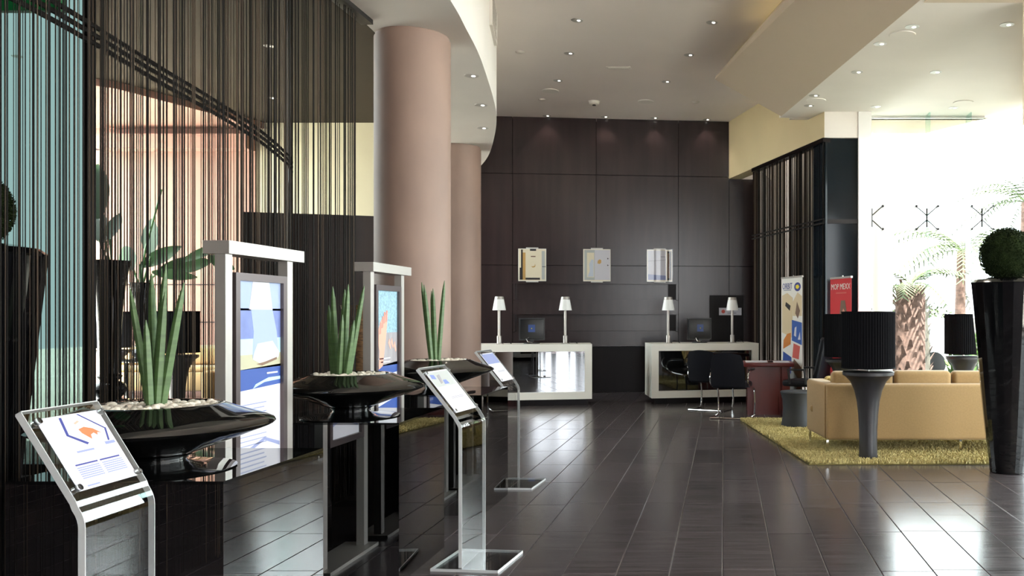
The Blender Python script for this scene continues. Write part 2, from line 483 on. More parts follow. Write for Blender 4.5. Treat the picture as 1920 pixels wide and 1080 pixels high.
# curved soffit on the left
edge = spline([(-1.98, -7), (-1.92, -2), (-1.93, 2), (-2.0, 5), (-2.155, 6.89), (-2.23, 7.55), (-2.33, 8.32), (-2.50, 9.29), (-2.69, 10.27), (-2.87, 11.05), (-3.16, 12.07), (-3.61, 13.47), (-4.05, 14.58), (-4.75, 16.1)], 6)
inner = spline([(-3.05, -7), (-3.05, -2), (-3.05, 2), (-3.05, 5), (-3.05, 6.89), (-3.07, 7.73), (-3.2, 8.6), (-3.4, 9.6), (-3.7, 10.7), (-4.0, 11.6), (-4.4, 12.7), (-4.9, 13.9), (-5.3, 15), (-5.8, 16.3)], 6)
n = len(edge)
mb = MB()
v = [(p.x, p.y, ZS) for p in edge] + [(p.x, p.y, ZS) for p in inner]
mb.add(v, [(i, n + i, n + i + 1, i + 1) for i in range(n - 1)], True)
mb.add([(p.x, p.y, ZS) for p in edge] + [(p.x, p.y, ZC + 0.01) for p in edge], [(i, i + 1, n + i + 1, n + i) for i in range(n - 1)], True)
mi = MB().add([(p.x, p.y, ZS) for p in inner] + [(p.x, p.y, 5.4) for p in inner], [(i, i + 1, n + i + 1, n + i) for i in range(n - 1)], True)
struct('wall_soffit_inner', mi, 'lounge_unlit_brown', label='lounge side of the curved soffit, coloured dark brown as unlit')
soffit = mb.build('ceiling_soffit', 'white_paint', fix=True); soffit['kind'] = 'structure'; soffit['label'] = 'curved white soffit over the columns'
# air grille on the curved fascia
k = [i for i, p in enumerate(edge) if p.y > 6.9][0]
mb = MB(); g0, g1 = Vector((-2.52, 9.42)), Vector((-2.66, 10.15))
for q in range(7):
    z = 4.62 + q * 0.05
    mb.bar((g0.x + 0.012, g0.y, z), (g1.x + 0.012, g1.y, z), 0.03, 0.012)
fr = MB().bar((g0.x + 0.012, g0.y, 4.59), (g1.x + 0.012, g1.y, 4.59), 0.035, 0.02).bar((g0.x + 0.012, g0.y, 4.95), (g1.x + 0.012, g1.y, 4.95), 0.035, 0.02).bar((g0.x + 0.012, g0.y, 4.59), (g0.x + 0.012, g0.y, 4.95), 0.035, 0.02).bar((g1.x + 0.012, g1.y, 4.59), (g1.x + 0.012, g1.y, 4.95), 0.035, 0.02)
gr = thing('air_grille', 'slim rectangular air grille on the curved white fascia', 'air grille')
fr.build('grille_frame', 'speaker_grille', gr); mb.build('louvre', 'speaker_grille', gr)

# ------------------------------------------------------------------ columns
def column(name, x, y, r, label):
    o = MB().lathe([(r, 0), (r, ZS - 0.03), (r - 0.012, ZS - 0.028), (r - 0.012, ZS)], 0, 0, 64).build(name, 'column_stone')
    o.location = (x, y, 0); o['kind'] = 'structure'; return tag(o, label, 'column', 'round stone columns', 'structure')
column('column', -2.78, 7.82, 0.325, 'large round beige stone column, the nearer one behind the poster stand')
column('column', -3.93, 12.95, 0.325, 'round beige stone column, the farther one beside the left reception desk')

# ------------------------------------------------------------------ back wall of dark wood panels
WL = Vector((-4.2, 16.2)); WA = math.atan2(0.47, 4.3)
WM = Matrix.Translation((WL.x, WL.y, 0)) @ Matrix.Rotation(WA, 4, 'Z')     # local x along the wall, y into the wall
def wall_s(px):
    k = (px - PX0) / F_PX       # x = k*y along the ray
    # (WL.x + s cos) = k (WL.y + s sin)
    return (k * WL.y - WL.x) / (math.cos(WA) - k * math.sin(WA))
S = {p: wall_s(p) for p in (902, 961, 1118, 1272, 1367, 965, 1270)}
SR = wall_s(1432)
back = MB().box(-1.7, S[1367] + 0.02, 0.30, 0.42, 0, 5.2).box(S[1367] + 0.02, SR, 0.30, 0.42, 0, ZF).xf(WM).build('wall_back', 'espresso_wood')
back['kind'] = 'structure'; back['label'] = 'back wall clad in dark espresso wood panels'
def panel(s0, s1, z0, z1, m='espresso_wood', y0=0.0):
    g = 0.0045
    MB().box(s0 + g, s1 - g, y0, 0.31, z0 + g, z1 - g).xf(WM).build('panel', m, back)
cols = [-1.7, S[902] - 0.75, S[961], S[1118], S[1272], S[1367]]
zr = [0.0, 2.38, 4.08, ZC]
for i in (0, 1, 4):
    for j in range(3): panel(cols[i], cols[i + 1], zr[j], zr[j + 1])
for j in range(2): panel(cols[5], SR, zr[j], (2.38, ZF - 0.002)[j])
for i in (2, 3):
    panel(cols[i], cols[i + 1], 2.38, 4.08); panel(cols[i], cols[i + 1], 4.08, ZC)
a, b = S[961], S[1272]
panel(a, b, 2.05, 2.38); panel(a, b, 1.46, 1.73); panel(a, b, 0.86, 1.14)
panel(a, b, 0.0, 0.86, 'espresso_dark', 0.05)
panel(a, a + 0.05, 1.73, 2.05); panel(b - 0.05, b, 1.73, 2.05); panel(a, a + 0.05, 1.14, 1.46); panel(b - 0.05, b, 1.14, 1.46)
# shelf lips of the two long niches
for z in (1.73, 1.14):
    MB().box(a + 0.05, b - 0.05, -0.015, 0.305, z - 0.02, z + 0.012).xf(WM).build('niche_ledge', 'espresso_wood', back)
MB().box(a, b, -0.03, 0.30, 2.035, 2.06).xf(WM).build('picture_ledge', 'espresso_wood', back)
for z in (1.745, 1.155):      # backs of the long niches
    MB().add([(a + 0.05, 0.10, z), (b - 0.05, 0.10, z), (b - 0.05, 0.10, z + 0.30), (a + 0.05, 0.10, z + 0.30), (a + 0.05, 0.12, z), (b - 0.05, 0.12, z), (b - 0.05, 0.12, z + 0.30), (a + 0.05, 0.12, z + 0.30)], [(0, 1, 2, 3), (7, 6, 5, 4), (0, 4, 5, 1), (2, 6, 7, 3), (0, 3, 7, 4), (1, 5, 6, 2)]).xf(WM).build('niche_back', 'espresso_wood', back)
for z in (1.74, 1.152):
    MB().box(b - 0.19, b - 0.052, 0.02, 0.30, z + 0.004, z + 0.30).xf(WM).build('niche_end', 'espresso_dark', back)
# flush service door with its white sign
d0, d1 = wall_s(1330), wall_s(1394)
dr = MB().box(d0, d1, -0.012, 0.0, 0.02, 1.83).xf(WM).build('door_1', 'espresso_dark'); dr['kind'] = 'structure'; dr['label'] = 'flush dark wood service door behind the right desk'
sg = thing('door_sign', 'small white notice plate on the dark service door', 'sign')
s0, s1 = wall_s(1348), wall_s(1390)
MB().box(s0, s1, -0.024, -0.013, 1.45, 1.59).xf(WM).build('plate', 'paper_white', sg)
cxs = s0 + 0.08
MB().lathe([(0.035, 0), (0.035, 0.002)], 0, 0, 16).xf(WM @ Matrix.Translation((cxs, -0.0245, 1.52)) @ Matrix.Rotation(PI / 2, 4, 'X')).build('emblem', 'banner_coral', sg)
for q, z in enumerate((1.55, 1.49)):
    MB().box(s0 + 0.16, s1 - 0.05 - 0.05 * q, -0.0265, -0.0245, z - 0.009, z + 0.009).xf(WM).build('text_line', 'ink_grey', sg)

# ------------------------------------------------------------------ right side: fascia, wood return, string curtain wall
F0, F1 = Vector((0.1, 16.67)), Vector((1.47, 12.8))
FD = (F1 - F0).normalized(); FN = Vector((-FD.y, FD.x))      # FN points outside (right)
if FN.x < 0: FN = -FN
def diag(t, off=0.0): p = F0 + (F1 - F0) * t + FN * off; return (p.x, p.y)
struct('wall_right_fascia', MB().prism([diag(-0.02), diag(1), diag(1, 0.25), diag(-0.02, 0.25)], ZF, ZC + 0.02), 'cream_paint', label='cream fascia above the right string curtain')
struct('wall_right_block', MB().box(1.475, 1.97, 12.8, 13.25, ZF, ZE), 'white_paint', label='white end block of the fascia')
struct('trim_2', MB().box(1.97, 2.16, 12.78, 13.3, 0, ZE), 'exterior_white', label='white pillar at the entrance glazing')
wr = struct('wall_right', MB().prism([diag(0.29, 0.02), (0.80, 16.85), (0.92, 16.85), diag(0.29, 0.14)], 0, ZF), 'espresso_wood', label='dark wood return wall beside the string curtain')
struct('trim_3', MB().prism([diag(0.30, -0.02), diag(1.0, -0.02), diag(1.0, 0.10), diag(0.30, 0.10)], ZF - 0.06, ZF), 'espresso_dark', label='dark curtain track under the fascia')
gw = struct('window_2', MB().prism([diag(0.90, 0.02), diag(1.0, 0.02), diag(1.0, 0.05), diag(0.90, 0.05)], 0, ZF - 0.06), 'dark_glass', label='dark glass strip at the end of the string curtain')
mb = MB().box(1.47, 1.97, 12.86, 12.9, 0, ZF)
struct('window_3', mb, 'dark_glass', label='dark glass panel beside the white pillar')
MB().box(1.47, 1.97, 12.84, 12.86, 2.80, 2.86).build('rail', 'dark_metal', bpy.data.objects['window_3'])
struct('wall_right_backdrop', MB().prism([diag(-0.1, 1.3), diag(0.97, 0.75), diag(0.97, 0.85), diag(-0.1, 1.4), (-0.9, 18.2), (-0.9, 18.05)], 0, 5.0), 'exterior_wall', label='pale backdrop wall added to dim the gaps of the right string curtain')  # made-up wall that hides the bright sky behind the strings

def strings(pts, z0, z1, wts, r=(0.003, 0.005)):
    """pts = plan points; one hanging string at each; two colours -> two mesh builders"""
    A, B = MB(), MB()
    for x, y in pts:
        q = A if random.random() < wts else B
        rr = random.uniform(*r); a = random.random() * PI
        dx, dy = random.uniform(-0.004, 0.004), random.uniform(-0.004, 0.004)
        v = [(x + rr * math.cos(a + i * PI / 2) + (dx if z == z0 else 0), y + rr * math.sin(a + i * PI / 2) + (dy if z == z0 else 0), z) for z in (z0, z1) for i in range(4)]
        q.add(v, [(0, 1, 5, 4), (1, 2, 6, 5), (2, 3, 7, 6), (3, 0, 4, 7)])
    return A, B
# right curtain
pts = []
t = 0.31
while t < 0.995:
    if not (0.885 < t < 0.90 or 0.62 < t < 0.626):
        pts.append(diag(t, random.uniform(0.0, 0.08)))
    t += random.choice((0.0028, 0.004, 0.0055, 0.0075, 0.0105))
a, b = strings(pts, 0.02, ZF - 0.05, 0.72, (0.005, 0.0095))
cr = thing('string_curtain', 'dark floor to ceiling string curtain behind the roll-up banners on the right', 'string curtain'); cr['kind'] = 'stuff'
a.build('dark_strings', 'string_dark', cr, 'stuff', False); b.build('brown_strings', 'string_brown', cr, 'stuff', False)
for z in (2.80, 2.86):
    p, q = diag(0.30, -0.01), diag(1.0, -0.01)
    MB().bar((*p, z), (*q, z), 0.02, 0.022).build('tie_band', 'string_dark', cr)

# ------------------------------------------------------------------ entrance glazing
w1 = struct('window_1', MB().box(2.16, 3.9, 13.09, 13.12, 0, 0.06).box(2.16, 3.9, 13.07, 13.14, ZE - 0.03, ZE), 'light_trim', label='frameless glass entrance wall with spider fittings')
GZ = 2.90
xs = [2.16, 3.02, 3.84]
for i in range(2):
    for z0, z1 in ((0.06, GZ - 0.008), (GZ + 0.008, ZE - 0.03)):
        MB().box(xs[i] + 0.006, xs[i + 1] - 0.006, 13.098, 13.112, z0, z1).build('pane', 'clear_glass', w1)
E0, E1 = Vector((3.84, 13.1)), Vector((9.0, 2.6))
ed = (E1 - E0); en = Vector((-ed.y, ed.x)).normalized()
N = 8
for i in range(N):
    p = E0 + ed * ((i + 0.01) / N); q = E0 + ed * ((i + 0.99) / N)
    for z0, z1 in ((0.06, GZ - 0.008), (GZ + 0.008, ZE - 0.03)):
        MB().prism([(p.x, p.y), (q.x, q.y), (q.x + en.x * 0.014, q.y + en.y * 0.014), (p.x + en.x * 0.014, p.y + en.y * 0.014)], z0, z1).build('pane', 'clear_glass', w1)
MB().prism([(E0.x, E0.y), (E1.x, E1.y), (E1.x + 0.06, E1.y + 0.03), (E0.x + 0.06, E0.y + 0.03)], 0, 0.06).build('sill', 'light_trim', w1)
MB().box(3.015, 3.03, 12.82, 13.09, 0.06, ZE).build('glass_fin', 'green_edge_glass', w1)
MB().box(3.62, 3.635, 12.82, 13.09, 0.06, ZE).build('glass_fin', 'green_edge_glass', w1)
def spider(x, y, parent):
    mb = MB().tube([(x, y, GZ - 0.14), (x, y, GZ + 0.14)], 0.014)
    for sx in (-1, 1):
        for sz in (-1, 1):
            mb.tube([(x, y, GZ + sz * 0.03), (x + sx * 0.1, y, GZ + sz * 0.12), (x + sx * 0.16, y + 0.02, GZ + sz * 0.17)], 0.009)
            mb.tube([(x + sx * 0.16, y - 0.03, GZ + sz * 0.17), (x + sx * 0.16, y + 0.07, GZ + sz * 0.17)], 0.02)
    mb.build('spider_fitting', 'dark_metal', parent)
spider(3.02, 13.0, w1); spider(3.84, 13.0, w1); spider(2.2, 13.0, w1)
# beige beam edge at the far right
struct('trim_4', MB().prism([(2.84, 8.3), (4.17, 12.2), (4.5, 12.1), (3.2, 8.2)], 4.1, ZE), 'beige_paint', label='beige beam at the right edge of the entrance ceiling')
struct('trim_5', MB().box(1.9, 3.2, 7.9, 8.3, 4.42, 4.60), 'beige_paint', label='beige ceiling strip at the top right')

# ------------------------------------------------------------------ the rest of the shell (behind and beside the camera)
struct('wall_right_near', MB().box(8.95, 9.05, -7, -6.4, 0, ZE).box(8.95, 9.05, 2.4, 2.7, 0, ZE).box(8.95, 9.05, -2.1, -1.9, 0, ZE), 'white_paint', label='posts of the right hand glazing')
struct('wall_front', MB().box(-16, -2.6, -7.1, -7.0, 0, 5.4).box(-2.6, 9.1, -7.1, -7.0, 5.0, 5.3).box(-2.6, 0.45, -7.1, -6.9, 0, 5.0).box(4.35, 9.0, -7.1, -6.9, 0, 5.0), 'espresso_wood', label='front wall with its glazed openings')
struct('wall_leak_block', MB().box(1.0, 9.2, 13.22, 13.34, ZE, 5.3).prism([(9.1, -7), (9.2, -7), (9.2, 2.4), (4.15, 13.3), (4.05, 13.2), (9.1, 2.4)], ZE + 0.14, 5.3).prism([(1.0, 12.9), (5.0, -7), (9.2, -7), (9.2, 2.4), (4.15, 13.3), (1.0, 13.3)], 5.26, 5.34), 'white_paint', label='added roof and walls blocking stray light over the entrance')  # unseen pieces added to stop sky light leaking through the ceiling void
w6 = struct('window_6', MB().box(0.45, 4.35, -7.08, -6.96, 0, 0.12).box(0.45, 4.35, -7.06, -6.98, 2.35, 2.45), 'dark_metal', label='glazed doors behind the viewer')
for x in (0.45, 0.95, 1.25, 1.95, 2.25, 2.55, 3.25, 3.55, 4.25):
    MB().box(x, x + (0.22 if x in (1.25, 2.25, 3.25) else 0.09), -7.06, -6.98, 0.12, 5.0).build('mullion', 'dark_metal', w6)
# ------------------------------------------------------------------ the lounge behind the left curtain
struct('ceiling_lounge', MB().prism([(-16, -7), (-3.04, -7), (-3.04, 8), (-5.5, 17.7), (-12.8, 17.7), (-5.8, 8.05), (-16, 8.05)], 5.3, 5.42), 'lounge_unlit_brown', label='lounge ceiling, coloured dark brown as unlit')
far = struct('wall_far', MB().box(-9.35, -4.6, 17.5, 17.65, 0, 5.35), 'lounge_cream', label='cream wall at the far end of the lounge')
struct('wall_far_peach', MB().prism([(-12.75, 17.48), (-9.35, 17.48), (-9.35, 17.65), (-12.75, 17.65)], 0, 5.35), 'peach_paint', label='peach wall at the far end of the lounge')
pw = bpy.data.objects['wall_far_peach']
for z in (2.05, 1.30, 4.75):
    MB().box(-12.75, -9.36, 17.465, 17.482, z, z + 0.02).build('joint_trim', 'dark_metal', pw)
struct('ceiling_lounge_tray', MB().prism([(-12.62, 17.5), (-9.2, 17.5), (-9.4, 16.4), (-9.7, 15.4), (-10.0, 14.4), (-10.22, 14.2)], 5.18, 5.31), 'peach_paint', label='peach ceiling tray over the far lounge')
struct('trim_6', MB().box(-12.3, -9.35, 17.1, 17.5, 4.72, 5.0), 'peach_paint', label='peach bulkhead on the far lounge wall')
lw = struct('wall_left', MB().box(-16.1, -16, -7, 8.04, 0, 5.4), 'espresso_wood', label='dark left wall of the lounge')
w4 = struct('window_4', MB().box(-5.83, -5.785, 7.95, 8.06, 0, 5.3).box(-16, -5.8, 7.96, 8.04, 0, 0.1).box(-16, -5.8, 7.96, 8.04, 5.2, 5.3), 'dark_metal', label='tall teal tinted glass wall at the left of the lounge')
for i in range(6):
    MB().box(-5.80 - (i + 1) * 1.7 + 0.006, -5.80 - i * 1.7 - 0.006, 7.99, 8.01, 0.1, 5.2).build('pane', 'teal_glass', w4)
w5 = struct('window_5', MB().prism([(-5.82, 8.04), (-12.69, 17.5), (-12.74, 17.5), (-5.87, 8.04)], 0, 0.1).prism([(-5.82, 8.04), (-12.69, 17.5), (-12.74, 17.5), (-5.87, 8.04)], 5.2, 5.3), 'dark_metal', label='clear glass side of the lounge towards the courtyard')
for i in range(6):
    a0 = Vector((-5.82, 8.04)).lerp(Vector((-12.69, 17.5)), i / 6 + 0.002); a1 = Vector((-5.82, 8.04)).lerp(Vector((-12.69, 17.5)), (i + 1) / 6 - 0.002)
    MB().prism([(a0.x, a0.y), (a1.x, a1.y), (a1.x - 0.012, a1.y), (a0.x - 0.012, a0.y)], 0.1, 5.2).build('pane', 'clear_glass', w5)
# dark wood partition
struct('wall_partition', MB().prism([(-4.86, 8.84), (-3.45, 9.3), (-3.47, 9.42), (-4.9, 8.96)], 0, 2.5), 'partition_wood', label='dark wood partition behind the left string curtain')
struct('wall_partition_return', MB().prism([(-4.9, 8.9), (-5.6, 12.2), (-5.5, 12.2), (-4.8, 8.9)], 0, 2.5), 'partition_wood', label='return of the dark wood partition')

# left string curtains
pts = []
px = -60.0
while px < 671:
    k = (px - PX0) / F_PX
    y = -3.0 / k; x = -3.0
    pts.append((x - random.uniform(-0.02, 0.03), y))
    px += random.choice((1.7, 2.3, 3.1, 4.3, 6.4)) * (1.15 if px < 170 else 1.0 if px < 400 else 0.8)
y = 3.4
while y > -4:
    pts.append((-3.0 + random.uniform(-0.02, 0.02), y)); y -= random.uniform(0.012, 0.035)
def strings_left(pts):
    A, B = MB(), MB()
    for x, y in pts:
        rr = random.uniform(0.45, 1.15) / 1640 * max(3.6, y)
        q = A if random.random() < 0.8 else B
        v = [(x + rr * math.cos(i * PI / 2 + .3), y + rr * math.sin(i * PI / 2 + .3), z) for z in (0.03, ZS) for i in range(4)]
        q.add(v, [(0, 1, 5, 4), (1, 2, 6, 5), (2, 3, 7, 6), (3, 0, 4, 7)])
    return A, B
a, b = strings_left(pts)
cl = thing('string_curtain', 'tall dark string curtain along the left side behind the planters', 'string curtain'); cl['kind'] = 'stuff'
a.build('dark_strings', 'string_dark', cl, 'stuff', False); b.build('brown_strings', 'string_brown', cl, 'stuff', False)
MB().box(-3.05, -2.95, -4, 7.36, ZS - 0.04, ZS - 0.001).build('curtain_track', 'dark_metal', cl)
curve = spline([(-3.12, 3.4), (-3.2, 4.18), (-3.41, 5.28), (-3.55, 6.09), (-3.74, 7.0), (-4.0, 7.93), (-4.2, 8.5), (-4.52, 9.1), (-5.15, 10.3), (-6.2, 12.5)], 8)
cc = thing('curved_string_curtain', 'curved inner string curtain with three dark tie lines sweeping across it', 'string curtain'); cc['kind'] = 'stuff'
for dz in (-0.045, 0.0, 0.045):
    MB().tube([(p.x, p.y, 2.91 + dz) for p in curve], 0.013, 6).build('tie_line', 'string_dark', cc)
pts = []
for i in range(len(curve) - 1):
    p, q = curve[i], curve[i + 1]
    d = (q - p).length; s = 0
    while s < d:
        t = s / d
        pts.append((p.x + (q.x - p.x) * t + random.uniform(-.01, .01), p.y + (q.y - p.y) * t)); s += random.uniform(0.05, 0.16)
A = MB()
for x, y in pts:
    rr = random.uniform(0.002, 0.0045)
    A.add([(x + rr * math.cos(i * PI / 2), y + rr * math.sin(i * PI / 2), z) for z in (0.03, 5.3) for i in range(4)], [(0, 1, 5, 4), (1, 2, 6, 5), (2, 3, 7, 6), (3, 0, 4, 7)])
A.build('inner_strings', 'string_brown', cc, 'stuff', False)
# ------------------------------------------------------------------ mirrored plinths, bowls, plants
PW = 0.765
def plinth(y0, label):
    t = thing('mirror_plinth', label, 'plinth', (-1.756 - PW / 2, y0 + PW / 2, 0), 0, 'mirrored plinths')
    h = PW / 2
    # five mirror sheets over a dark core, mitred at the corners
    MB().box(-h + 0.012, h - 0.012, -h + 0.012, h - 0.012, 0.012, 0.863).build('core', 'black_plastic', t)
    MB().box(-h, h, -h, -h + 0.010, 0.0, 0.864).build('front_panel', 'black_mirror', t)
    MB().box(-h, h, h - 0.010, h, 0.0, 0.864).build('rear_panel', 'black_mirror', t)
    MB().box(h - 0.010, h, -h + 0.0105, h - 0.0105, 0.0, 0.864).build('side_panel', 'black_mirror', t)
    MB().box(-h, -h + 0.010, -h + 0.0105, h - 0.0105, 0.0, 0.864).build('side_panel', 'black_mirror', t)
    MB().box(-h, h, -h, h, 0.8645, 0.875).build('top_panel', 'black_lacquer', t)
PY = (3.07, 4.73, 6.35)
plinth(PY[0], 'black mirrored plinth under the nearest bowl planter')
plinth(PY[1], 'black mirrored plinth between the two poster stands')
plinth(PY[2], 'black mirrored plinth farthest along the row, in front of the columns')

def bowl(y, label):
    t = thing('bowl_planter', label, 'planter', (-2.14, y, 0.876), 0, 'black saucer bowl planters')
    # flared foot
    MB().lathe([(0.0, 0.0), (0.265, 0.0), (0.268, 0.004), (0.23, 0.009), (0.17, 0.015), (0.125, 0.022), (0.102, 0.030), (0.096, 0.037), (0.102, 0.045), (0.125, 0.057)], 0, 0, 48).build('foot', 'black_lacquer', t)
    prof = [(0.0, 0.056), (0.125, 0.058), (0.17, 0.077), (0.24, 0.103), (0.31, 0.127), (0.365, 0.148), (0.393, 0.160), (0.402, 0.169), (0.397, 0.179), (0.37, 0.193), (0.32, 0.210), (0.27, 0.227), (0.232, 0.243), (0.220, 0.248), (0.212, 0.246), (0.208, 0.236), (0.205, 0.215), (0.0, 0.210)]
    MB().lathe(prof, 0, 0, 72).build('bowl', 'black_lacquer', t)
BY = (3.30, 5.02, 6.57)
bowl(BY[0], 'glossy black saucer bowl on the nearest plinth')
bowl(BY[1], 'glossy black saucer bowl on the middle plinth')
bowl(BY[2], 'glossy black saucer bowl on the farthest plinth')

def pebbles(y, seed, label):
    r = random.Random(seed); mb = MB()
    for k in range(230):
        a = r.random() * 2 * PI; q = 0.198 * math.sqrt(r.random()); s = r.uniform(0.010, 0.017)
        c = (q * math.cos(a), q * math.sin(a), 0.0)
        mb.ball((c[0], c[1], 1.094 + r.uniform(0.004, 0.024)), s * r.uniform(.9, 1.4), s * r.uniform(.8, 1.2), s * 0.75, 7, 5)
    o = mb.build('pebble_bed', 'pebble_white', None, 'stuff', False); o.location = (-2.14, y, 0)
    tag(o, label, 'pebbles', 'pebble beds')
pebbles(BY[0], 1, 'white pebbles filling the nearest black bowl')
pebbles(BY[1], 2, 'white pebbles filling the middle black bowl')
pebbles(BY[2], 3, 'white pebbles filling the farthest black bowl')

def snake_plant(y, leaves, label):
    """leaves: (base dx, base dy, tip dx, tip dy, length, radius)"""
    t = thing('cylinder_snake_plant', label, 'plant', (-2.14, y, 1.09), 0, 'cylindrical snake plants')
    for bx, by, tx, ty, h, r in leaves:
        pts = []; m = 9
        for i in range(m):
            s = i / (m - 1)
            bend = s ** 1.08
            pts.append((bx + (tx - bx) * bend, by + (ty - by) * bend, h * s))
        mb = MB(); n = 10; v = []
        prof = [0.85, 0.95, 1.0, 1.0, 0.97, 0.92, 0.83, 0.66, 0.12]
        for i, p in enumerate(pts):
            for k in range(n):
                a = 2 * PI * k / n
                groove = 0.9 if k % 2 else 1.0
                v.append((p[0] + r * prof[i] * groove * math.cos(a), p[1] + r * prof[i] * groove * math.sin(a), p[2]))
        mb.add(v, [(j * n + i, j * n + (i + 1) % n, (j + 1) * n + (i + 1) % n, (j + 1) * n + i) for j in range(m - 1) for i in range(n)], True)
        mb.build('leaf', 'sans_green', t)
# tips read from the photograph as sideways offsets at the bowl's distance
def px2dx(p, c, y): return (p - c) / F_PX * y
def plant_from(y, cpx, data):
    out = []
    for tip_px, tip_py, base_px, dy, r in data:
        h = EYE - (tip_py - PY0) / F_PX * y - 1.09
        out.append((px2dx(base_px, cpx, y), dy * 0.6, px2dx(tip_px, cpx, y), dy, h, r * 0.82))
    return out
snake_plant(BY[0], plant_from(3.3, 293.5, [(237, 540, 277, 0.02, 0.017), (268, 512, 281, 0.05, 0.020), (305, 495, 287, 0.02, 0.019), (316, 548, 298, -0.02, 0.019), (345, 530, 303, 0.0, 0.020), (290, 600, 292, -0.05, 0.018)]), 'tall green snake plant with spread spikes in the nearest bowl')
snake_plant(BY[1], plant_from(5.02, 657, [(611, 572, 622, 0.03, 0.022), (623, 537, 630, 0.0, 0.022), (640, 542, 637, 0.04, 0.022), (655, 533, 645, -0.02, 0.022), (678, 535, 650, 0.03, 0.021), (670, 600, 652, -0.05, 0.021), (650, 590, 640, -0.06, 0.020)]), 'green snake plant with a dense fan of spikes in the middle bowl')
snake_plant(BY[2], plant_from(6.57, 823, [(789, 529, 808, 0.02, 0.022), (798, 534, 811, -0.03, 0.022), (806, 545, 814, 0.04, 0.022), (812, 541, 817, 0.0, 0.021), (832, 526, 821, 0.02, 0.022)]), 'green snake plant with narrow spikes in the farthest bowl')

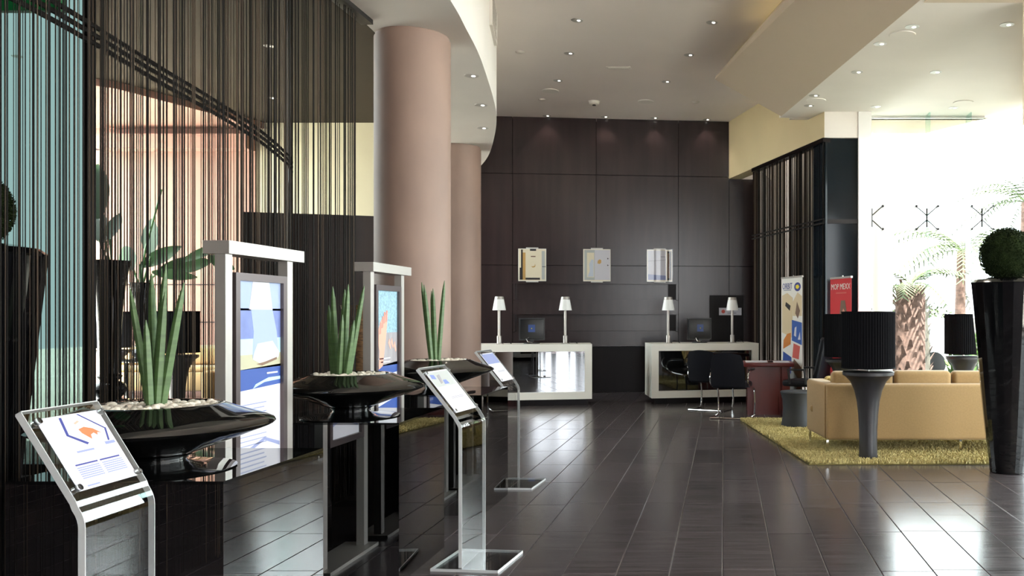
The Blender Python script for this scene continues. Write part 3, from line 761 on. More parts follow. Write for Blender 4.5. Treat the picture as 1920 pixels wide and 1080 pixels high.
# ------------------------------------------------------------------ poster stands between the plinths
def poster_stand(y0, y1, label, scheme):
    t = thing('poster_stand', label, 'poster stand', (-2.26, (y0 + y1) / 2, 0), 0, 'steel poster stands')
    h = (y1 - y0) / 2
    pw = 0.055
    for s in (-1, 1):
        MB().box(-0.034, 0.014, s * h - pw / 2, s * h + pw / 2, 0.02, 1.735).build('post', 'brushed_steel', t)
    MB().box(-0.085, 0.035, -h - 0.035, h + 0.11, 1.736, 1.795).build('top_bar', 'brushed_steel', t)
    MB().box(-0.14, 0.07, -h - 0.06, h + 0.06, 0.0, 0.02).build('base_plate', 'brushed_steel', t)
    for z in (1.40, 0.93):
        for s in (-1, 1): MB().tube([(0.0, s * (h - 0.03), z), (0.0, s * (h - 0.075), z)], 0.006).build('pin', 'chrome', t)
    # snap frame
    a, zt, zb = h - 0.045, 1.655, 0.70
    fw = 0.036
    fr = MB().box(-0.02, 0.022, -a, a, zt - fw, zt).box(-0.02, 0.022, -a, a, zb, zb + fw).box(-0.02, 0.022, -a, -a + fw, zb + fw, zt - fw).box(-0.02, 0.022, a - fw, a, zb + fw, zt - fw).build('snap_frame', 'frame_bronze', t)
    pg = MB().box(-0.015, 0.004, -a + fw, a - fw, zb + fw, zt - fw).build('poster', 'paper_white', t)
    W = 2 * (a - fw); H = zt - zb - 2 * fw
    M = frame_basis((0.0042, -a + fw, zb + fw), (0, 1, 0), (0, 0, 1))
    def zz(z): return z - zb - fw
    def R(z0, z1, m, nm, off=0.0, u0=0.0, u1=1.0, tilt=0.0):
        print_poly(M, [(u0 * W, zz(z0)), (u1 * W, zz(z0) + tilt), (u1 * W, min(H, zz(z1) + tilt)), (u0 * W, min(H, zz(z1)))], off, nm, m, pg)
    if scheme == 0:
        R(1.48, 1.62, 'dress_shade', 'print_cloud'); R(1.345, 1.49, 'sea_mid', 'print_sky'); R(1.27, 1.345, 'sea_pale', 'print_sea'); R(1.20, 1.27, 'sand', 'print_sand')
        R(1.10, 1.20, 'sea_deep', 'print_band', tilt=0.012)
        print_poly(M, [(.34 * W, zz(1.25)), (.96 * W, zz(1.25)), (.90 * W, zz(1.38)), (.80 * W, zz(1.485)), (.30 * W, zz(1.485)), (.36 * W, zz(1.38))], 0.0010, 'print_dress_veil', 'dress_shade', pg)
        print_poly(M, [(.26 * W, zz(1.485)), (.80 * W, zz(1.485)), (.72 * W, H), (.34 * W, H)], 0.0012, 'print_dress_top', 'paper_white', pg)
        print_poly(M, [(.34 * W, zz(1.245)), (.50 * W, zz(1.225)), (.94 * W, zz(1.245)), (.97 * W, zz(1.27)), (.80 * W, zz(1.33)), (.45 * W, zz(1.32)), (.38 * W, zz(1.28))], 0.0012, 'print_dress_hem', 'dress_white', pg)
        print_poly(M, [(.42 * W, zz(1.222)), (.55 * W, zz(1.212)), (.90 * W, zz(1.236)), (.90 * W, zz(1.248)), (.60 * W, zz(1.228))], 0.0024, 'print_shadow', 'banner_brown', pg)
        print_poly(M, [(.34 * W, zz(1.105)), (.60 * W, zz(1.13)), (.98 * W, zz(1.135)), (.98 * W, zz(1.15)), (.70 * W, zz(1.15)), (.40 * W, zz(1.125))], 0.0024, 'print_wave', 'sea_pale', pg)
        R(1.168, 1.176, 'paper_white', 'text_line', 0.0024, 0.66, 0.92)
        for k in range(5): R(1.03 - k * 0.022, 1.035 - k * 0.022, 'ink_pale', 'text_line', 0.0, 0.08, 0.66 - 0.05 * (k % 2))
        for k in range(3): R(0.88 - k * 0.022, 0.884 - k * 0.022, 'ink_pale', 'text_line', 0.0, 0.08, 0.66)
        print_poly(M, [(.05 * W, zz(0.78)), (.62 * W, zz(0.845)), (.98 * W, zz(0.80)), (.98 * W, zz(0.82)), (.62 * W, zz(0.86)), (.05 * W, zz(0.80))], 0.0, 'print_sketch', 'ink_pale', pg)
    else:
        R(1.34, 1.62, 'water_speckle', 'print_sea'); R(1.12, 1.34, 'wet_sand', 'print_wet_sand'); R(1.05, 1.12, 'sea_deep', 'print_band', tilt=0.02)
        R(0.735, 0.85, 'sea_deep', 'print_footer', tilt=0.05)
        # reaching hand at the shore
        print_poly(M, [(.12 * W, zz(1.10)), (.30 * W, zz(1.12)), (.40 * W, zz(1.24)), (.48 * W, zz(1.36)), (.52 * W, zz(1.44)), (.44 * W, zz(1.46)), (.36 * W, zz(1.45)), (.22 * W, zz(1.42)), (.10 * W, zz(1.36)), (.08 * W, zz(1.28)), (.16 * W, zz(1.22))], 0.0014, 'print_arm', 'skin_print', pg)
        for u, z in ((.14, 1.39), (.24, 1.43), (.33, 1.46), (.43, 1.47)):
            print_poly(M, [(u * W, zz(z - 0.06)), ((u + .07) * W, zz(z - 0.055)), ((u + .09) * W, zz(z + 0.015)), ((u + .03) * W, zz(z + 0.02))], 0.0022, 'print_finger', 'print_coral', pg)
        for u, z in ((.56, 1.27), (.68, 1.275), (.82, 1.25)):
            print_poly(M, [(u * W, zz(z)), ((u + .10) * W, zz(z - 0.045)), ((u + .13) * W, zz(z - 0.03)), ((u + .05) * W, zz(z + 0.03))], 0.0014, 'print_toe', 'skin_print', pg)
        for k, z in enumerate((1.165, 1.142)):
            R(z, z + 0.008, 'paper_white', 'text_line', 0.0014, 0.06 + .15 * k, 0.66)
        R(0.80, 0.82, 'ink_pale', 'text_line', 0.0014, 0.66, 0.92)
poster_stand(3.97, 4.53, 'steel poster stand with a beach and white dress poster behind the nearest bowl', 0)
poster_stand(5.59, 6.12, 'steel poster stand with a hand on wet sand poster, in front of the column', 1)

# ------------------------------------------------------------------ clear acrylic notice stands
def acrylic_stand(x, y, rz, w, label, scheme, top=(0.175, 0.27), zb=0.85):
    """post strip w wide along local y, panel leaning towards -x, facing +x and up"""
    t = thing('acrylic_notice_stand', label, 'notice stand', (x, y, 0), rz, 'clear acrylic notice stands')
    th = 0.020
    dx, dz = top
    Lp = math.hypot(dx, dz); ux, uz = -dx / Lp, dz / Lp
    # one bent sheet: upright, bend, sloping panel (profile in x-z, extruded along y)
    prof = [(0.0, 0.016), (0.0, zb - 0.05)]
    for k in range(1, 5):
        a = k / 5 * math.atan2(dx, dz)
        s = k / 5
        prof.append((0.0 + ux * 0.06 * s * s, zb - 0.05 + 0.075 * s))
    bx, bz = prof[-1][0] + ux * 0.012, prof[-1][1] + uz * 0.02
    prof.append((bx, bz)); prof.append((bx + ux * Lp, bz + uz * Lp))
    def offset(p, q, r):
        t0 = Vector((q[0] - p[0], q[1] - p[1])).normalized(); t1 = Vector((r[0] - q[0], r[1] - q[1])).normalized()
        nn = (Vector((-t0.y, t0.x)) + Vector((-t1.y, t1.x))).normalized(); return (q[0] + nn.x * th, q[1] + nn.y * th)
    bk = []
    for i in range(len(prof)):
        p = prof[max(i - 1, 0)]; q = prof[i]; r = prof[min(i + 1, len(prof) - 1)]
        if i == 0: p = (q[0] - (r[0] - q[0]), q[1] - (r[1] - q[1]))
        if i == len(prof) - 1: r = (q[0] + (q[0] - p[0]), q[1] + (q[1] - p[1]))
        bk.append(offset(p, q, r))
    n = len(prof); h = w / 2
    v = []
    for s in (-h, h):
        v += [(a, s, b) for a, b in prof] + [(a, s, b) for a, b in bk]
    f = []
    for i in range(n - 1):
        f += [(i, i + 1, 2 * n + i + 1, 2 * n + i), (n + i, 3 * n + i, 3 * n + i + 1, n + i + 1), (i, n + i, n + i + 1, i + 1), (2 * n + i, 2 * n + i + 1, 3 * n + i + 1, 3 * n + i)]
    f += [(0, 2 * n, 3 * n, n), (n - 1, 2 * n - 1, 4 * n - 1, 3 * n - 1)]
    MB().add(v, f).build('bent_sheet', 'acrylic_sheet', t)
    for s in (-1, 1):      # whitish strips added to imitate bright refracted light along the sheet's edges
        e = []
        for q in (s * (h + 0.0005), s * (h + 0.003)):
            e += [(a, q, b) for a, b in prof] + [(a, q, b) for a, b in bk]
        MB().add(e, f).build('edge_highlight', 'acrylic_highlight', t)
    e = [(prof[-1][0] + ux * k, q, prof[-1][1] + uz * k) for k in (0.0005, 0.004) for q in (-h, h)] + [(bk[-1][0] + ux * k, q, bk[-1][1] + uz * k) for k in (0.0005, 0.004) for q in (-h, h)]
    MB().add(e, [(0, 1, 3, 2), (4, 6, 7, 5), (0, 4, 5, 1), (2, 3, 7, 6), (0, 2, 6, 4), (1, 5, 7, 3)]).build('edge_highlight', 'acrylic_highlight', t)
    MB().box(-0.17, 0.22, -h - 0.03, h + 0.03, 0.0, 0.0155).build('base', 'acrylic_sheet', t)
    MB().box(-0.174, -0.1705, -h - 0.03, h + 0.03, 0.0, 0.0155).box(0.2205, 0.224, -h - 0.03, h + 0.03, 0.0, 0.0155).box(-0.174, 0.224, -h - 0.034, -h - 0.0305, 0.0, 0.0155).box(-0.174, 0.224, h + 0.0305, h + 0.034, 0.0, 0.0155).build('base_edge', 'acrylic_highlight', t)
    # paper sheet on the panel
    nx, nz = uz, -ux      # outward normal of the sloping panel (towards +x, up)
    sh = Lp - 0.055; sw = w - 0.055
    o = (bx + nx * 0.0012 + ux * 0.025, -sw / 2, bz + nz * 0.0012 + uz * 0.025)
    M = frame_basis(o, (0, 1, 0), (ux, 0, uz))
    pg = MB().box(0, sw, 0, sh, 0.0, 0.001).xf(M).build('notice', 'paper_white', t)
    def Q(pts, m, nm='print', off=0.0011): print_poly(M, [(a * sw, b * sh) for a, b in pts], off, nm, m, pg, 0.0004)
    if scheme == 0:
        Q([(.33, .97), (.37, .97), (.33, .72), (.29, .72)], 'ink_navy', 'print_line'); Q([(.29, .72), (.33, .73), (.56, .58), (.52, .56)], 'ink_navy', 'print_line')
        Q([(.62, .985), (.65, .985), (.96, .73), (.93, .73)], 'ink_navy', 'print_line'); Q([(.93, .74), (.96, .74), (.90, .56), (.87, .56)], 'ink_navy', 'print_line')
        Q([(.52, .78), (.62, .80), (.74, .76), (.84, .68), (.78, .70), (.76, .66), (.72, .70), (.66, .68), (.64, .62), (.58, .68), (.54, .72)], 'ink_orange', 'print_emblem')
        Q([(.50, .87), (.58, .90), (.60, .88), (.52, .85)], 'skin_print', 'print_emblem')
        Q([(.30, .50), (.58, .50), (.58, .475), (.30, .475)], 'ink_pale', 'text_line'); Q([(.80, .55), (.97, .55), (.97, .51), (.80, .51)], 'ink_pale', 'text_line')
        Q([(.16, .335), (.52, .335), (.52, .315), (.16, .315)], 'ink_navy', 'print_heading'); Q([(.56, .335), (.90, .335), (.90, .315), (.56, .315)], 'ink_navy', 'print_heading')
        for k in range(6):
            z = .29 - .028 * k
            Q([(.16, z), (.52, z), (.52, z - .014), (.16, z - .014)], 'ink_pale', 'text_line'); Q([(.57, z), (.92, z), (.92, z - .014), (.57, z - .014)], 'ink_pale', 'text_line')
        Q([(.16, .05), (.36, .05), (.36, .03), (.16, .03)], 'ink_pale', 'text_line')
    else:
        Q([(.03, .62), (.97, .62), (.97, .97), (.03, .97)], 'grey_print' if scheme == 1 else 'ink_pale', 'print_photo')
        if scheme == 1:
            Q([(.08, .82), (.25, .80), (.26, .90), (.10, .92)], 'sea_mid', 'print_patch', 0.0018); Q([(.45, .66), (.66, .66), (.62, .76), (.48, .76)], 'sea_mid', 'print_patch', 0.0018)
            Q([(.30, .68), (.42, .70), (.50, .90), (.36, .88)], 'wet_sand', 'print_patch', 0.0018)
        for k in range(2): Q([(.3, .36 - .03 * k), (.85, .36 - .03 * k), (.85, .345 - .03 * k), (.3, .345 - .03 * k)], 'ink_grey', 'text_line')
    for a in (0.0, 1.0):
        for b in (0.04, 0.96):
            c = M @ Vector((sw * (a + (0.012 if a else -0.012)), sh * b, -0.004)); d = M @ Vector((sw * (a + (0.012 if a else -0.012)), sh * b, 0.014))
            MB().tube([c, d], 0.010, 12).build('stand_off', 'acrylic', t)
acrylic_stand(-1.85, 2.69, 0.03, 0.32, 'clear acrylic notice stand with an orange emblem sheet, in front of the nearest plinth', 0, (0.155, 0.258), 0.893)
acrylic_stand(-1.475, 5.17, -0.10, 0.36, 'clear acrylic notice stand with a grey photo sheet, beside the middle plinth', 1, (0.225, 0.275))
acrylic_stand(-1.81, 7.52, -0.06, 0.38, 'clear acrylic notice stand with a pale sheet, in front of the left reception desk', 2, (0.225, 0.275))
# ------------------------------------------------------------------ reception desks
def desk(loc, ang, W, D, label, front='desk_mirror'):
    """front face in the local x-z plane at y=0, extends to y=D"""
    t = thing('reception_desk', label, 'desk', (loc[0], loc[1], 0), ang, 'white reception desks')
    fr = 0.115; z0, z1 = 0.10, 0.985
    MB().box(0, W, 0, D, z1 - fr, z1).build('top', 'white_lacquer', t)
    MB().box(0, fr, 0, D, z0 + fr, z1 - fr).build('side_panel', 'white_lacquer', t)
    MB().box(W - fr, W, 0, D, z0 + fr, z1 - fr).build('side_panel', 'white_lacquer', t)
    MB().box(0, W, 0, D, z0, z0 + fr).build('bottom_rail', 'white_lacquer', t)
    MB().box(fr, W - fr, 0.05, 0.07, z0 + fr, z1 - fr).build('front_glass', front, t)
    MB().box(0.06, W - 0.06, 0.06, D - 0.05, 0, z0).build('plinth_base', 'espresso_dark', t)
    return t
LA, RA = math.radians(11), math.radians(13)
DL = (-2.126 - 2.15 * math.cos(LA), 14.12 - 2.15 * math.sin(LA))
DR = (-1.17, 14.2)
ld = desk(DL, LA, 2.15, 0.75, 'white framed reception desk with mirrored front, left of the two')
rd = desk(DR, RA, 1.80, 0.78, 'white framed reception desk with dark glass front, behind the black chairs', 'black_lacquer')
LDM = Matrix.Translation((*DL, 0)) @ Matrix.Rotation(LA, 4, 'Z'); RDM = Matrix.Translation((*DR, 0)) @ Matrix.Rotation(RA, 4, 'Z')
def on_desk(M, px, ly):
    """local x on a desk for an image column at local depth ly"""
    lo, hi = -3.0, 4.0
    for _ in range(50):
        mid = (lo + hi) / 2; p = M @ Vector((mid, ly, 0))
        if p.x / p.y < (px - PX0) / F_PX: lo = mid
        else: hi = mid
    return M @ Vector(((lo + hi) / 2, ly, 0.986))

lamp0 = None
def desk_lamp(M, px, label):
    global lamp0
    p = on_desk(M, px, 0.22)
    if lamp0 is None:
        t = thing('desk_lamp', label, 'lamp', p, 0, 'slim desk lamps on the reception desks')
        MB().lathe([(0.075, 0.0), (0.075, 0.008), (0.04, 0.012), (0.036, 0.02), (0.036, 0.13), (0.03, 0.135)], 0, 0, 24).build('base', 'brushed_steel', t)
        MB().cyl(0, 0, 0.135, 0.57, 0.021, 16).build('pole', 'brushed_steel', t)
        MB().lathe([(0.105, 0.545), (0.074, 0.72), (0.071, 0.72), (0.102, 0.545)], 0, 0, 32).build('shade', 'lamp_glass', t)
        MB().lathe([(0.074, 0.722), (0.066, 0.765), (0.063, 0.765), (0.071, 0.722)], 0, 0, 32).build('shade_rim', 'brushed_steel', t)
        MB().tube([(0.05, 0.0, 0.01), (0.10, -0.02, 0.05), (0.16, -0.01, 0.03), (0.19, 0.03, 0.006)], 0.006, 6).build('cable', 'dark_metal', t)
        lamp0 = t
    else: dup(lamp0, label, p)
desk_lamp(LDM, 936, 'slim steel desk lamp at the left end of the left reception desk')
desk_lamp(LDM, 1060, 'slim steel desk lamp near the right end of the left reception desk')
desk_lamp(RDM, 1253, 'slim steel desk lamp near the left end of the right reception desk')
desk_lamp(RDM, 1373, 'slim steel desk lamp in front of the small white door sign')
mon0 = None
def monitor(M, px, ang, label):
    global mon0
    p = on_desk(M, px, 0.42)
    if mon0 is None:
        t = thing('monitor', label, 'monitor', p, ang, 'monitors on the reception desks')
        MB().lathe([(0.13, 0), (0.13, 0.012), (0.05, 0.02)], 0, 0, 24).build('foot', 'black_plastic', t)
        MB().box(-0.03, 0.03, -0.03, 0.01, 0.015, 0.16).build('neck', 'black_plastic', t)
        MB().rbox(-0.19, 0.19, -0.045, 0.03, 0.07, 0.40, 0.012, 2).build('rear_housing', 'black_plastic', t)
        MB().box(-0.21, 0.21, 0.03, 0.045, 0.05, 0.42).build('screen_bezel', 'black_plastic', t)
        MB().box(-0.055, 0.055, -0.05, -0.0455, 0.19, 0.31).build('rear_plate', 'screen_blue', t)
        MB().box(-0.008, 0.008, -0.053, -0.0505, 0.24, 0.256).build('emblem', 'banner_yellow', t)
        MB().tube([(-0.05, -0.05, 0.10), (-0.08, -0.09, 0.08), (-0.06, -0.10, 0.03), (0.02, -0.09, 0.012)], 0.008, 6).build('cable', 'chrome', t)
        mon0 = t
    else: dup(mon0, label, p, ang)
monitor(LDM, 997, LA, 'black monitor seen from behind on the left reception desk')
monitor(RDM, 1312, RA, 'black monitor seen from behind on the right reception desk')

# ------------------------------------------------------------------ framed displays on the picture ledge
def display(px0, px1, idx, label):
    s0, s1 = wall_s(px0), wall_s(px1); w = s1 - s0; h = 0.62
    t = thing('acrylic_picture_frame', label, 'picture frame', WM @ Vector((s0 + w / 2, -0.10, 2.061)), WA, 'acrylic frames on the wall ledge')
    MB().box(-w / 2, w / 2, 0.0, 0.012, 0.02, h).build('backing', 'white_lacquer', t)
    pc = MB().box(-w / 2 + 0.012, w / 2 - 0.012, -0.003, -0.0003, 0.03, h - 0.012).build('picture', 'cream_print', t)
    MB().box(-0.11, 0.11, -0.03, 0.03, 0.0, 0.02).build('clip', 'light_trim', t); MB().box(-0.11, 0.11, -0.025, 0.025, h, h + 0.02).build('clip', 'light_trim', t)
    M = frame_basis((-w / 2, -0.0032, 0.02), (1, 0, 0), (0, 0, 1)); 
    def Q(pts, m, off=0.0): print_poly(M, [(a * w, b * h) for a, b in pts], off, 'print', m, pc, 0.001)
    if idx == 0:
        Q([(.05, .04), (.16, .04), (.16, .94), (.10, .94), (.10, .40), (.05, .40)], 'print_black'); Q([(.16, .04), (.26, .04), (.26, .85), (.16, .85)], 'gold_print')
        Q([(.26, .04), (.78, .04), (.78, .10), (.26, .10)], 'print_black'); Q([(.42, .90), (.64, .90), (.64, .96), (.42, .96)], 'print_black'); Q([(.45, .72), (.62, .72), (.62, .75), (.45, .75)], 'banner_brown')
        Q([(.46, .44), (.52, .40), (.60, .42), (.62, .48), (.58, .52), (.60, .47), (.54, .44)], 'gold_print'); Q([(.86, .42), (.98, .42), (.98, .44), (.86, .44)], 'print_black')
        Q([(.84, .05), (.95, .05), (.95, .9), (.84, .9)], 'grey_print')
    elif idx == 1:
        Q([(.04, .04), (.42, .04), (.42, .94), (.04, .94)], 'grey_print'); Q([(.14, .12), (.40, .12), (.40, .86), (.14, .86)], 'cream_print', 0.0012)
        Q([(.16, .14), (.38, .14), (.38, .64), (.30, .66), (.22, .52), (.24, .30)], 'dress_white', 0.0024); Q([(.42, .04), (.98, .04), (.98, .94), (.42, .94)], 'paper_white')
        Q([(.52, .54), (.60, .52), (.66, .56), (.66, .64), (.60, .66), (.53, .62)], 'gold_print', 0.0012)
        for z in (.66, .46): Q([(.88, z), (.94, z + .02), (.88, z + .05)], 'print_black', 0.0012)
    else:
        Q([(.80, .04), (.96, .04), (.96, .92), (.80, .92)], 'print_black'); Q([(.82, .10), (.90, .10), (.90, .86), (.82, .86)], 'banner_brown', 0.0012)
        Q([(.03, .04), (.76, .04), (.76, .94), (.03, .94)], 'paper_white'); Q([(.04, .05), (.74, .05), (.74, .18), (.04, .22)], 'ink_pale', 0.0012)
        Q([(.05, .61), (.74, .65), (.74, .66), (.05, .62)], 'ink_grey', 0.0012); Q([(.54, .74), (.72, .74), (.72, .76), (.54, .76)], 'ink_grey', 0.0012)
    MB().box(-w / 2 - 0.01, w / 2 + 0.01, -0.022, -0.016, 0.012, h + 0.006).build('acrylic_front', 'frame_glass', t)
display(973, 1025, 0, 'acrylic framed picture with dark border, leftmost on the wall ledge')
display(1094, 1145, 1, 'acrylic framed picture with pale figure, middle of the wall ledge')
display(1213, 1260, 2, 'acrylic framed picture mostly white, rightmost on the wall ledge')

# ------------------------------------------------------------------ mahogany desk with papers
RZ = math.radians(9)
RDL = (0.345, 12.74)
md = thing('mahogany_desk', 'red mahogany writing desk at the rug corner', 'desk', (*RDL, 0), RZ * 0.0)
MB().rbox(-0.05, 0.68, -0.03, 0.75, 0.70, 0.755, 0.008, 2).build('top', 'mahogany', md)
MB().box(0.0, 0.48, 0.02, 0.05, 0.0, 0.70).build('end_panel', 'mahogany', md)
MB().box(0.50, 0.62, 0.0, 0.05, 0.0, 0.70).build('corner_post', 'mahogany', md)
MB().box(0.01, 0.05, 0.05, 0.68, 0.0, 0.70).build('side_panel', 'mahogany', md)
MB().box(0.0, 0.62, 0.68, 0.72, 0.0, 0.70).build('end_panel', 'mahogany', md)
MB().box(0.0, 0.015, 0.0, 0.02, 0.0, 0.70).build('edge_strip', 'mahogany', md); MB().box(0.465, 0.48, 0.0, 0.02, 0.0, 0.70).build('edge_strip', 'mahogany', md)
o = MB().box(-0.02, 0.30, 0.10, 0.45, 0, 0.012).build('papers', 'paper_white'); o.location = (*RDL, 0.756); tag(o, 'stack of white papers at the left of the mahogany desk', 'papers')
o = MB().box(0.38, 0.62, 0.05, 0.40, 0, 0.010).build('papers', 'paper_white'); o.location = (*RDL, 0.756); tag(o, 'white papers at the right of the mahogany desk', 'papers')
o = MB().tube([(0.31, 0.10, 0.012), (0.37, 0.08, 0.015), (0.37, 0.2, 0.012)], 0.011, 8).build('pen_holder', 'black_plastic'); o.location = (*RDL, 0.757); tag(o, 'black pen clip between the papers on the mahogany desk', 'pen')

# ------------------------------------------------------------------ visitor chairs
def visitor_chair(loc, rz, label):
    t = thing('visitor_chair', label, 'chair', loc, rz, 'black cantilever visitor chairs')
    # local: sitter faces +y
    MB().rbox(-0.24, 0.24, -0.22, 0.26, 0.43, 0.51, 0.03, 3).build('seat', 'black_leather', t)
    # curved backrest
    bm = bmesh.new(); n = 10; m = 8; g = []
    for j in range(m + 1):
        z = 0.46 + 0.47 * j / m; row = []
        wv = 0.245 - 0.045 * (j / m) ** 4
        for i in range(n + 1):
            u = -1 + 2 * i / n
            row.append(bm.verts.new((u * wv, -0.235 - 0.10 * j / m - 0.03 * (1 - u * u), z - 0.03 * u * u * (j / m) ** 3)))
        g.append(row)
    for j in range(m):
        for i in range(n): bm.faces.new((g[j][i], g[j][i + 1], g[j + 1][i + 1], g[j + 1][i]))
    ret = bmesh.ops.solidify(bm, geom=bm.faces[:], thickness=0.045)
    MB().frombm(bm).build('backrest', 'black_leather', t)
    for s in (-1, 1):
        x = 0.27 * s
        fr = [(x, -0.20, 0.012), (x, 0.20, 0.012), (x, 0.25, 0.05), (x, 0.27, 0.20), (x, 0.24, 0.38), (x, 0.18, 0.42), (x, -0.05, 0.45), (x, -0.20, 0.52), (x, -0.16, 0.64), (x, 0.0, 0.67), (x, 0.18, 0.67)]
        MB().tube(spline(fr, 3), 0.0125, 8).build('side_frame', 'chrome', t)
        MB().rbox(x - 0.022, x + 0.022, -0.12, 0.20, 0.67, 0.70, 0.012, 2).build('armrest', 'black_plastic', t)
    MB().tube([(-0.27, -0.20, 0.0125), (0.27, -0.20, 0.0125)], 0.0125).build('rear_bar', 'chrome', t)
    MB().tube([(-0.27, 0.02, 0.44), (0.27, 0.02, 0.44)], 0.011).build('cross_bar', 'chrome', t)
    return t
c0 = visitor_chair((0.12, 12.40, 0), math.radians(-14), 'black visitor chair on chrome frame, nearest to the mahogany desk')
dup(c0, 'black visitor chair on chrome frame, left and behind the other one', (-0.21, 13.42, 0), math.radians(-24))
# office chair beyond the desk
t = thing('office_chair', 'black high back office chair behind the mahogany desk', 'chair', (1.15, 12.30, 0.02), math.radians(62))
MB().rbox(-0.24, 0.24, -0.22, 0.26, 0.44, 0.53, 0.035, 3).build('seat', 'black_leather', t)
mb = MB().rbox(-0.23, 0.23, -0.04, 0.04, 0.0, 0.62, 0.035, 3)
mb.xf(Matrix.Translation((0, -0.22, 0.52)) @ Matrix.Rotation(math.radians(12), 4, 'X')).build('backrest', 'black_leather', t)
MB().cyl(0, 0, 0.08, 0.44, 0.03, 16).build('gas_lift', 'chrome', t)
for k in range(5):
    a = 2 * PI * k / 5
    MB().tube([(0, 0, 0.10), (0.28 * math.cos(a), 0.28 * math.sin(a), 0.06)], 0.02, 8).build('base_arm', 'black_plastic', t)
    MB().ball((0.28 * math.cos(a), 0.28 * math.sin(a), 0.03), 0.03).build('castor', 'black_plastic', t)
for s in (-1, 1):
    MB().tube([(s * 0.27, -0.12, 0.48), (s * 0.29, -0.10, 0.68), (s * 0.29, 0.14, 0.68), (s * 0.27, 0.12, 0.48)], 0.018, 8).build('armrest', 'black_plastic', t)

# ------------------------------------------------------------------ roll-up banners
def banner(c, half, H, label, base_mat):
    d = FD * half; a = Vector((c[0], c[1])) - d; 
    t = thing('roll_up_banner', label, 'banner', (c[0], c[1], 0), 0, 'roll-up banners by the string curtain')
    ang = math.atan2(FD.y, FD.x)
    R_ = Matrix.Rotation(ang, 4, 'Z')     # local x runs along the banner, visible side is local -y
    MB().rbox(-half - 0.02, half + 0.02, -0.06, 0.10, 0.0, 0.09, 0.02, 2).xf(R_).build('cassette', 'brushed_steel', t)
    MB().tube([(0, 0.035, 0.08), (0, 0.035, H + 0.03)], 0.010).xf(R_).build('pole', 'brushed_steel', t)
    MB().box(-half, half, -0.008, 0.022, H - 0.015, H + 0.012).xf(R_).build('top_rail', 'brushed_steel', t)
    sh = MB().box(-half, half, 0.0, 0.003, 0.09, H - 0.015).xf(R_).build('sheet', base_mat, t)
    M = R_ @ frame_basis((-half, -0.0002, 0.0), (1, 0, 0), (0, 0, 1))
    return t, sh, M, 2 * half
t, sh, M, W = banner((1.05, 13.54), 0.40, 2.04, 'tall cream roll-up banner with photos and blue lettering', 'banner_white')
def Q(pts, m, off=0.0): print_poly(M, [(a * W, z) for a, z in pts], off, 'print', m, sh, 0.001)
Q([(.02, .12), (.98, .12), (.98, .62), (.60, .75), (.02, .70)], 'grey_print')
Q([(.04, .75), (.50, .75), (.50, 1.20), (.30, 1.32), (.04, 1.22)], 'banner_white'); Q([(.04, 1.18), (.54, 1.10), (.56, 1.72), (.30, 1.80), (.04, 1.76)], 'banner_tan', 0.0012)
Q([(.56, 1.44), (.98, 1.44), (.98, 1.74), (.78, 1.80), (.56, 1.66)], 'banner_tan'); Q([(.68, 1.48), (.80, 1.40), (.90, 1.52), (.76, 1.66)], 'banner_brown', 0.0014)
Q([(.20, 1.60), (.42, 1.52), (.46, 1.60), (.24, 1.66)], 'print_black', 0.0024)
Q([(.52, 1.06), (.98, 1.00), (.98, 1.34), (.52, 1.38)], 'banner_blue', 0.0014); Q([(.62, 1.14), (.72, 1.12), (.74, 1.28), (.66, 1.26)], 'paper_white', 0.0026); Q([(.80, 1.08), (.92, 1.08), (.90, 1.20)], 'paper_white', 0.0026)
Q([(.10, .92), (.46, 1.0), (.48, 1.18), (.30, 1.16), (.12, 1.06)], 'banner_orange', 0.0024); Q([(.54, .80), (.84, .78), (.90, .98), (.60, 1.02)], 'banner_coral', 0.0014)
Q([(.06, .62), (.48, .54), (.50, .80), (.10, .88)], 'sea_deep', 0.0014); Q([(.5, .62), (.96, .42), (.96, .66), (.62, .78)], 'banner_brown', 0.0014); Q([(.70, .30), (.96, .34), (.9, .5)], 'banner_brown', 0.0026)
text_mesh('ORBIT', 0.135, M @ Matrix.Translation((0.30 * W, 1.90, 0.002)), 'lettering', 'ink_navy', sh)
MB().box(.12 * W, .48 * W, 1.835, 1.85, 0.0, 0.002).xf(M).build('text_line', 'ink_grey', sh)
MB().lathe([(0.085, 0), (0.085, 0.002)], 0, 0, 24).xf(M @ Matrix.Translation((.78 * W, 1.885, 0)) @ Matrix.Diagonal((1.4, .8, 1, 1))).build('emblem', 'ink_navy', sh)
MB().lathe([(0.045, 0), (0.045, 0.002)], 0, 0, 5).xf(M @ Matrix.Translation((.78 * W, 1.885, 0.0025)) @ Matrix.Diagonal((1.6, .8, 1, 1))).build('emblem_star', 'banner_yellow', sh)
t, sh, M, W = banner((1.64, 12.28), 0.32, 1.98, 'tall red roll-up banner with a pale face and white lettering', 'banner_red')
text_mesh('MOP MEXX', 0.115, M @ Matrix.Translation((0.5 * W, 1.85, 0.002)), 'lettering', 'banner_white', sh)
MB().box(.28 * W, .78 * W, 1.755, 1.775, 0.0, 0.002).xf(M).build('text_line', 'banner_coral', sh)
Q([(.42, 1.02), (.62, .94), (.78, 1.02), (.86, 1.20), (.80, 1.45), (.62, 1.55), (.46, 1.42), (.42, 1.2)], 'skin_print'); Q([(.44, 1.40), (.52, 1.66), (.72, 1.66), (.82, 1.44), (.64, 1.55)], 'banner_brown', 0.0014)
Q([(.50, 1.28), (.58, 1.27), (.58, 1.30), (.50, 1.31)], 'print_black', 0.0014); Q([(.68, 1.27), (.76, 1.28), (.76, 1.31), (.68, 1.30)], 'print_black', 0.0014); Q([(.56, 1.09), (.70, 1.09), (.63, 1.12)], 'banner_red', 0.0014)
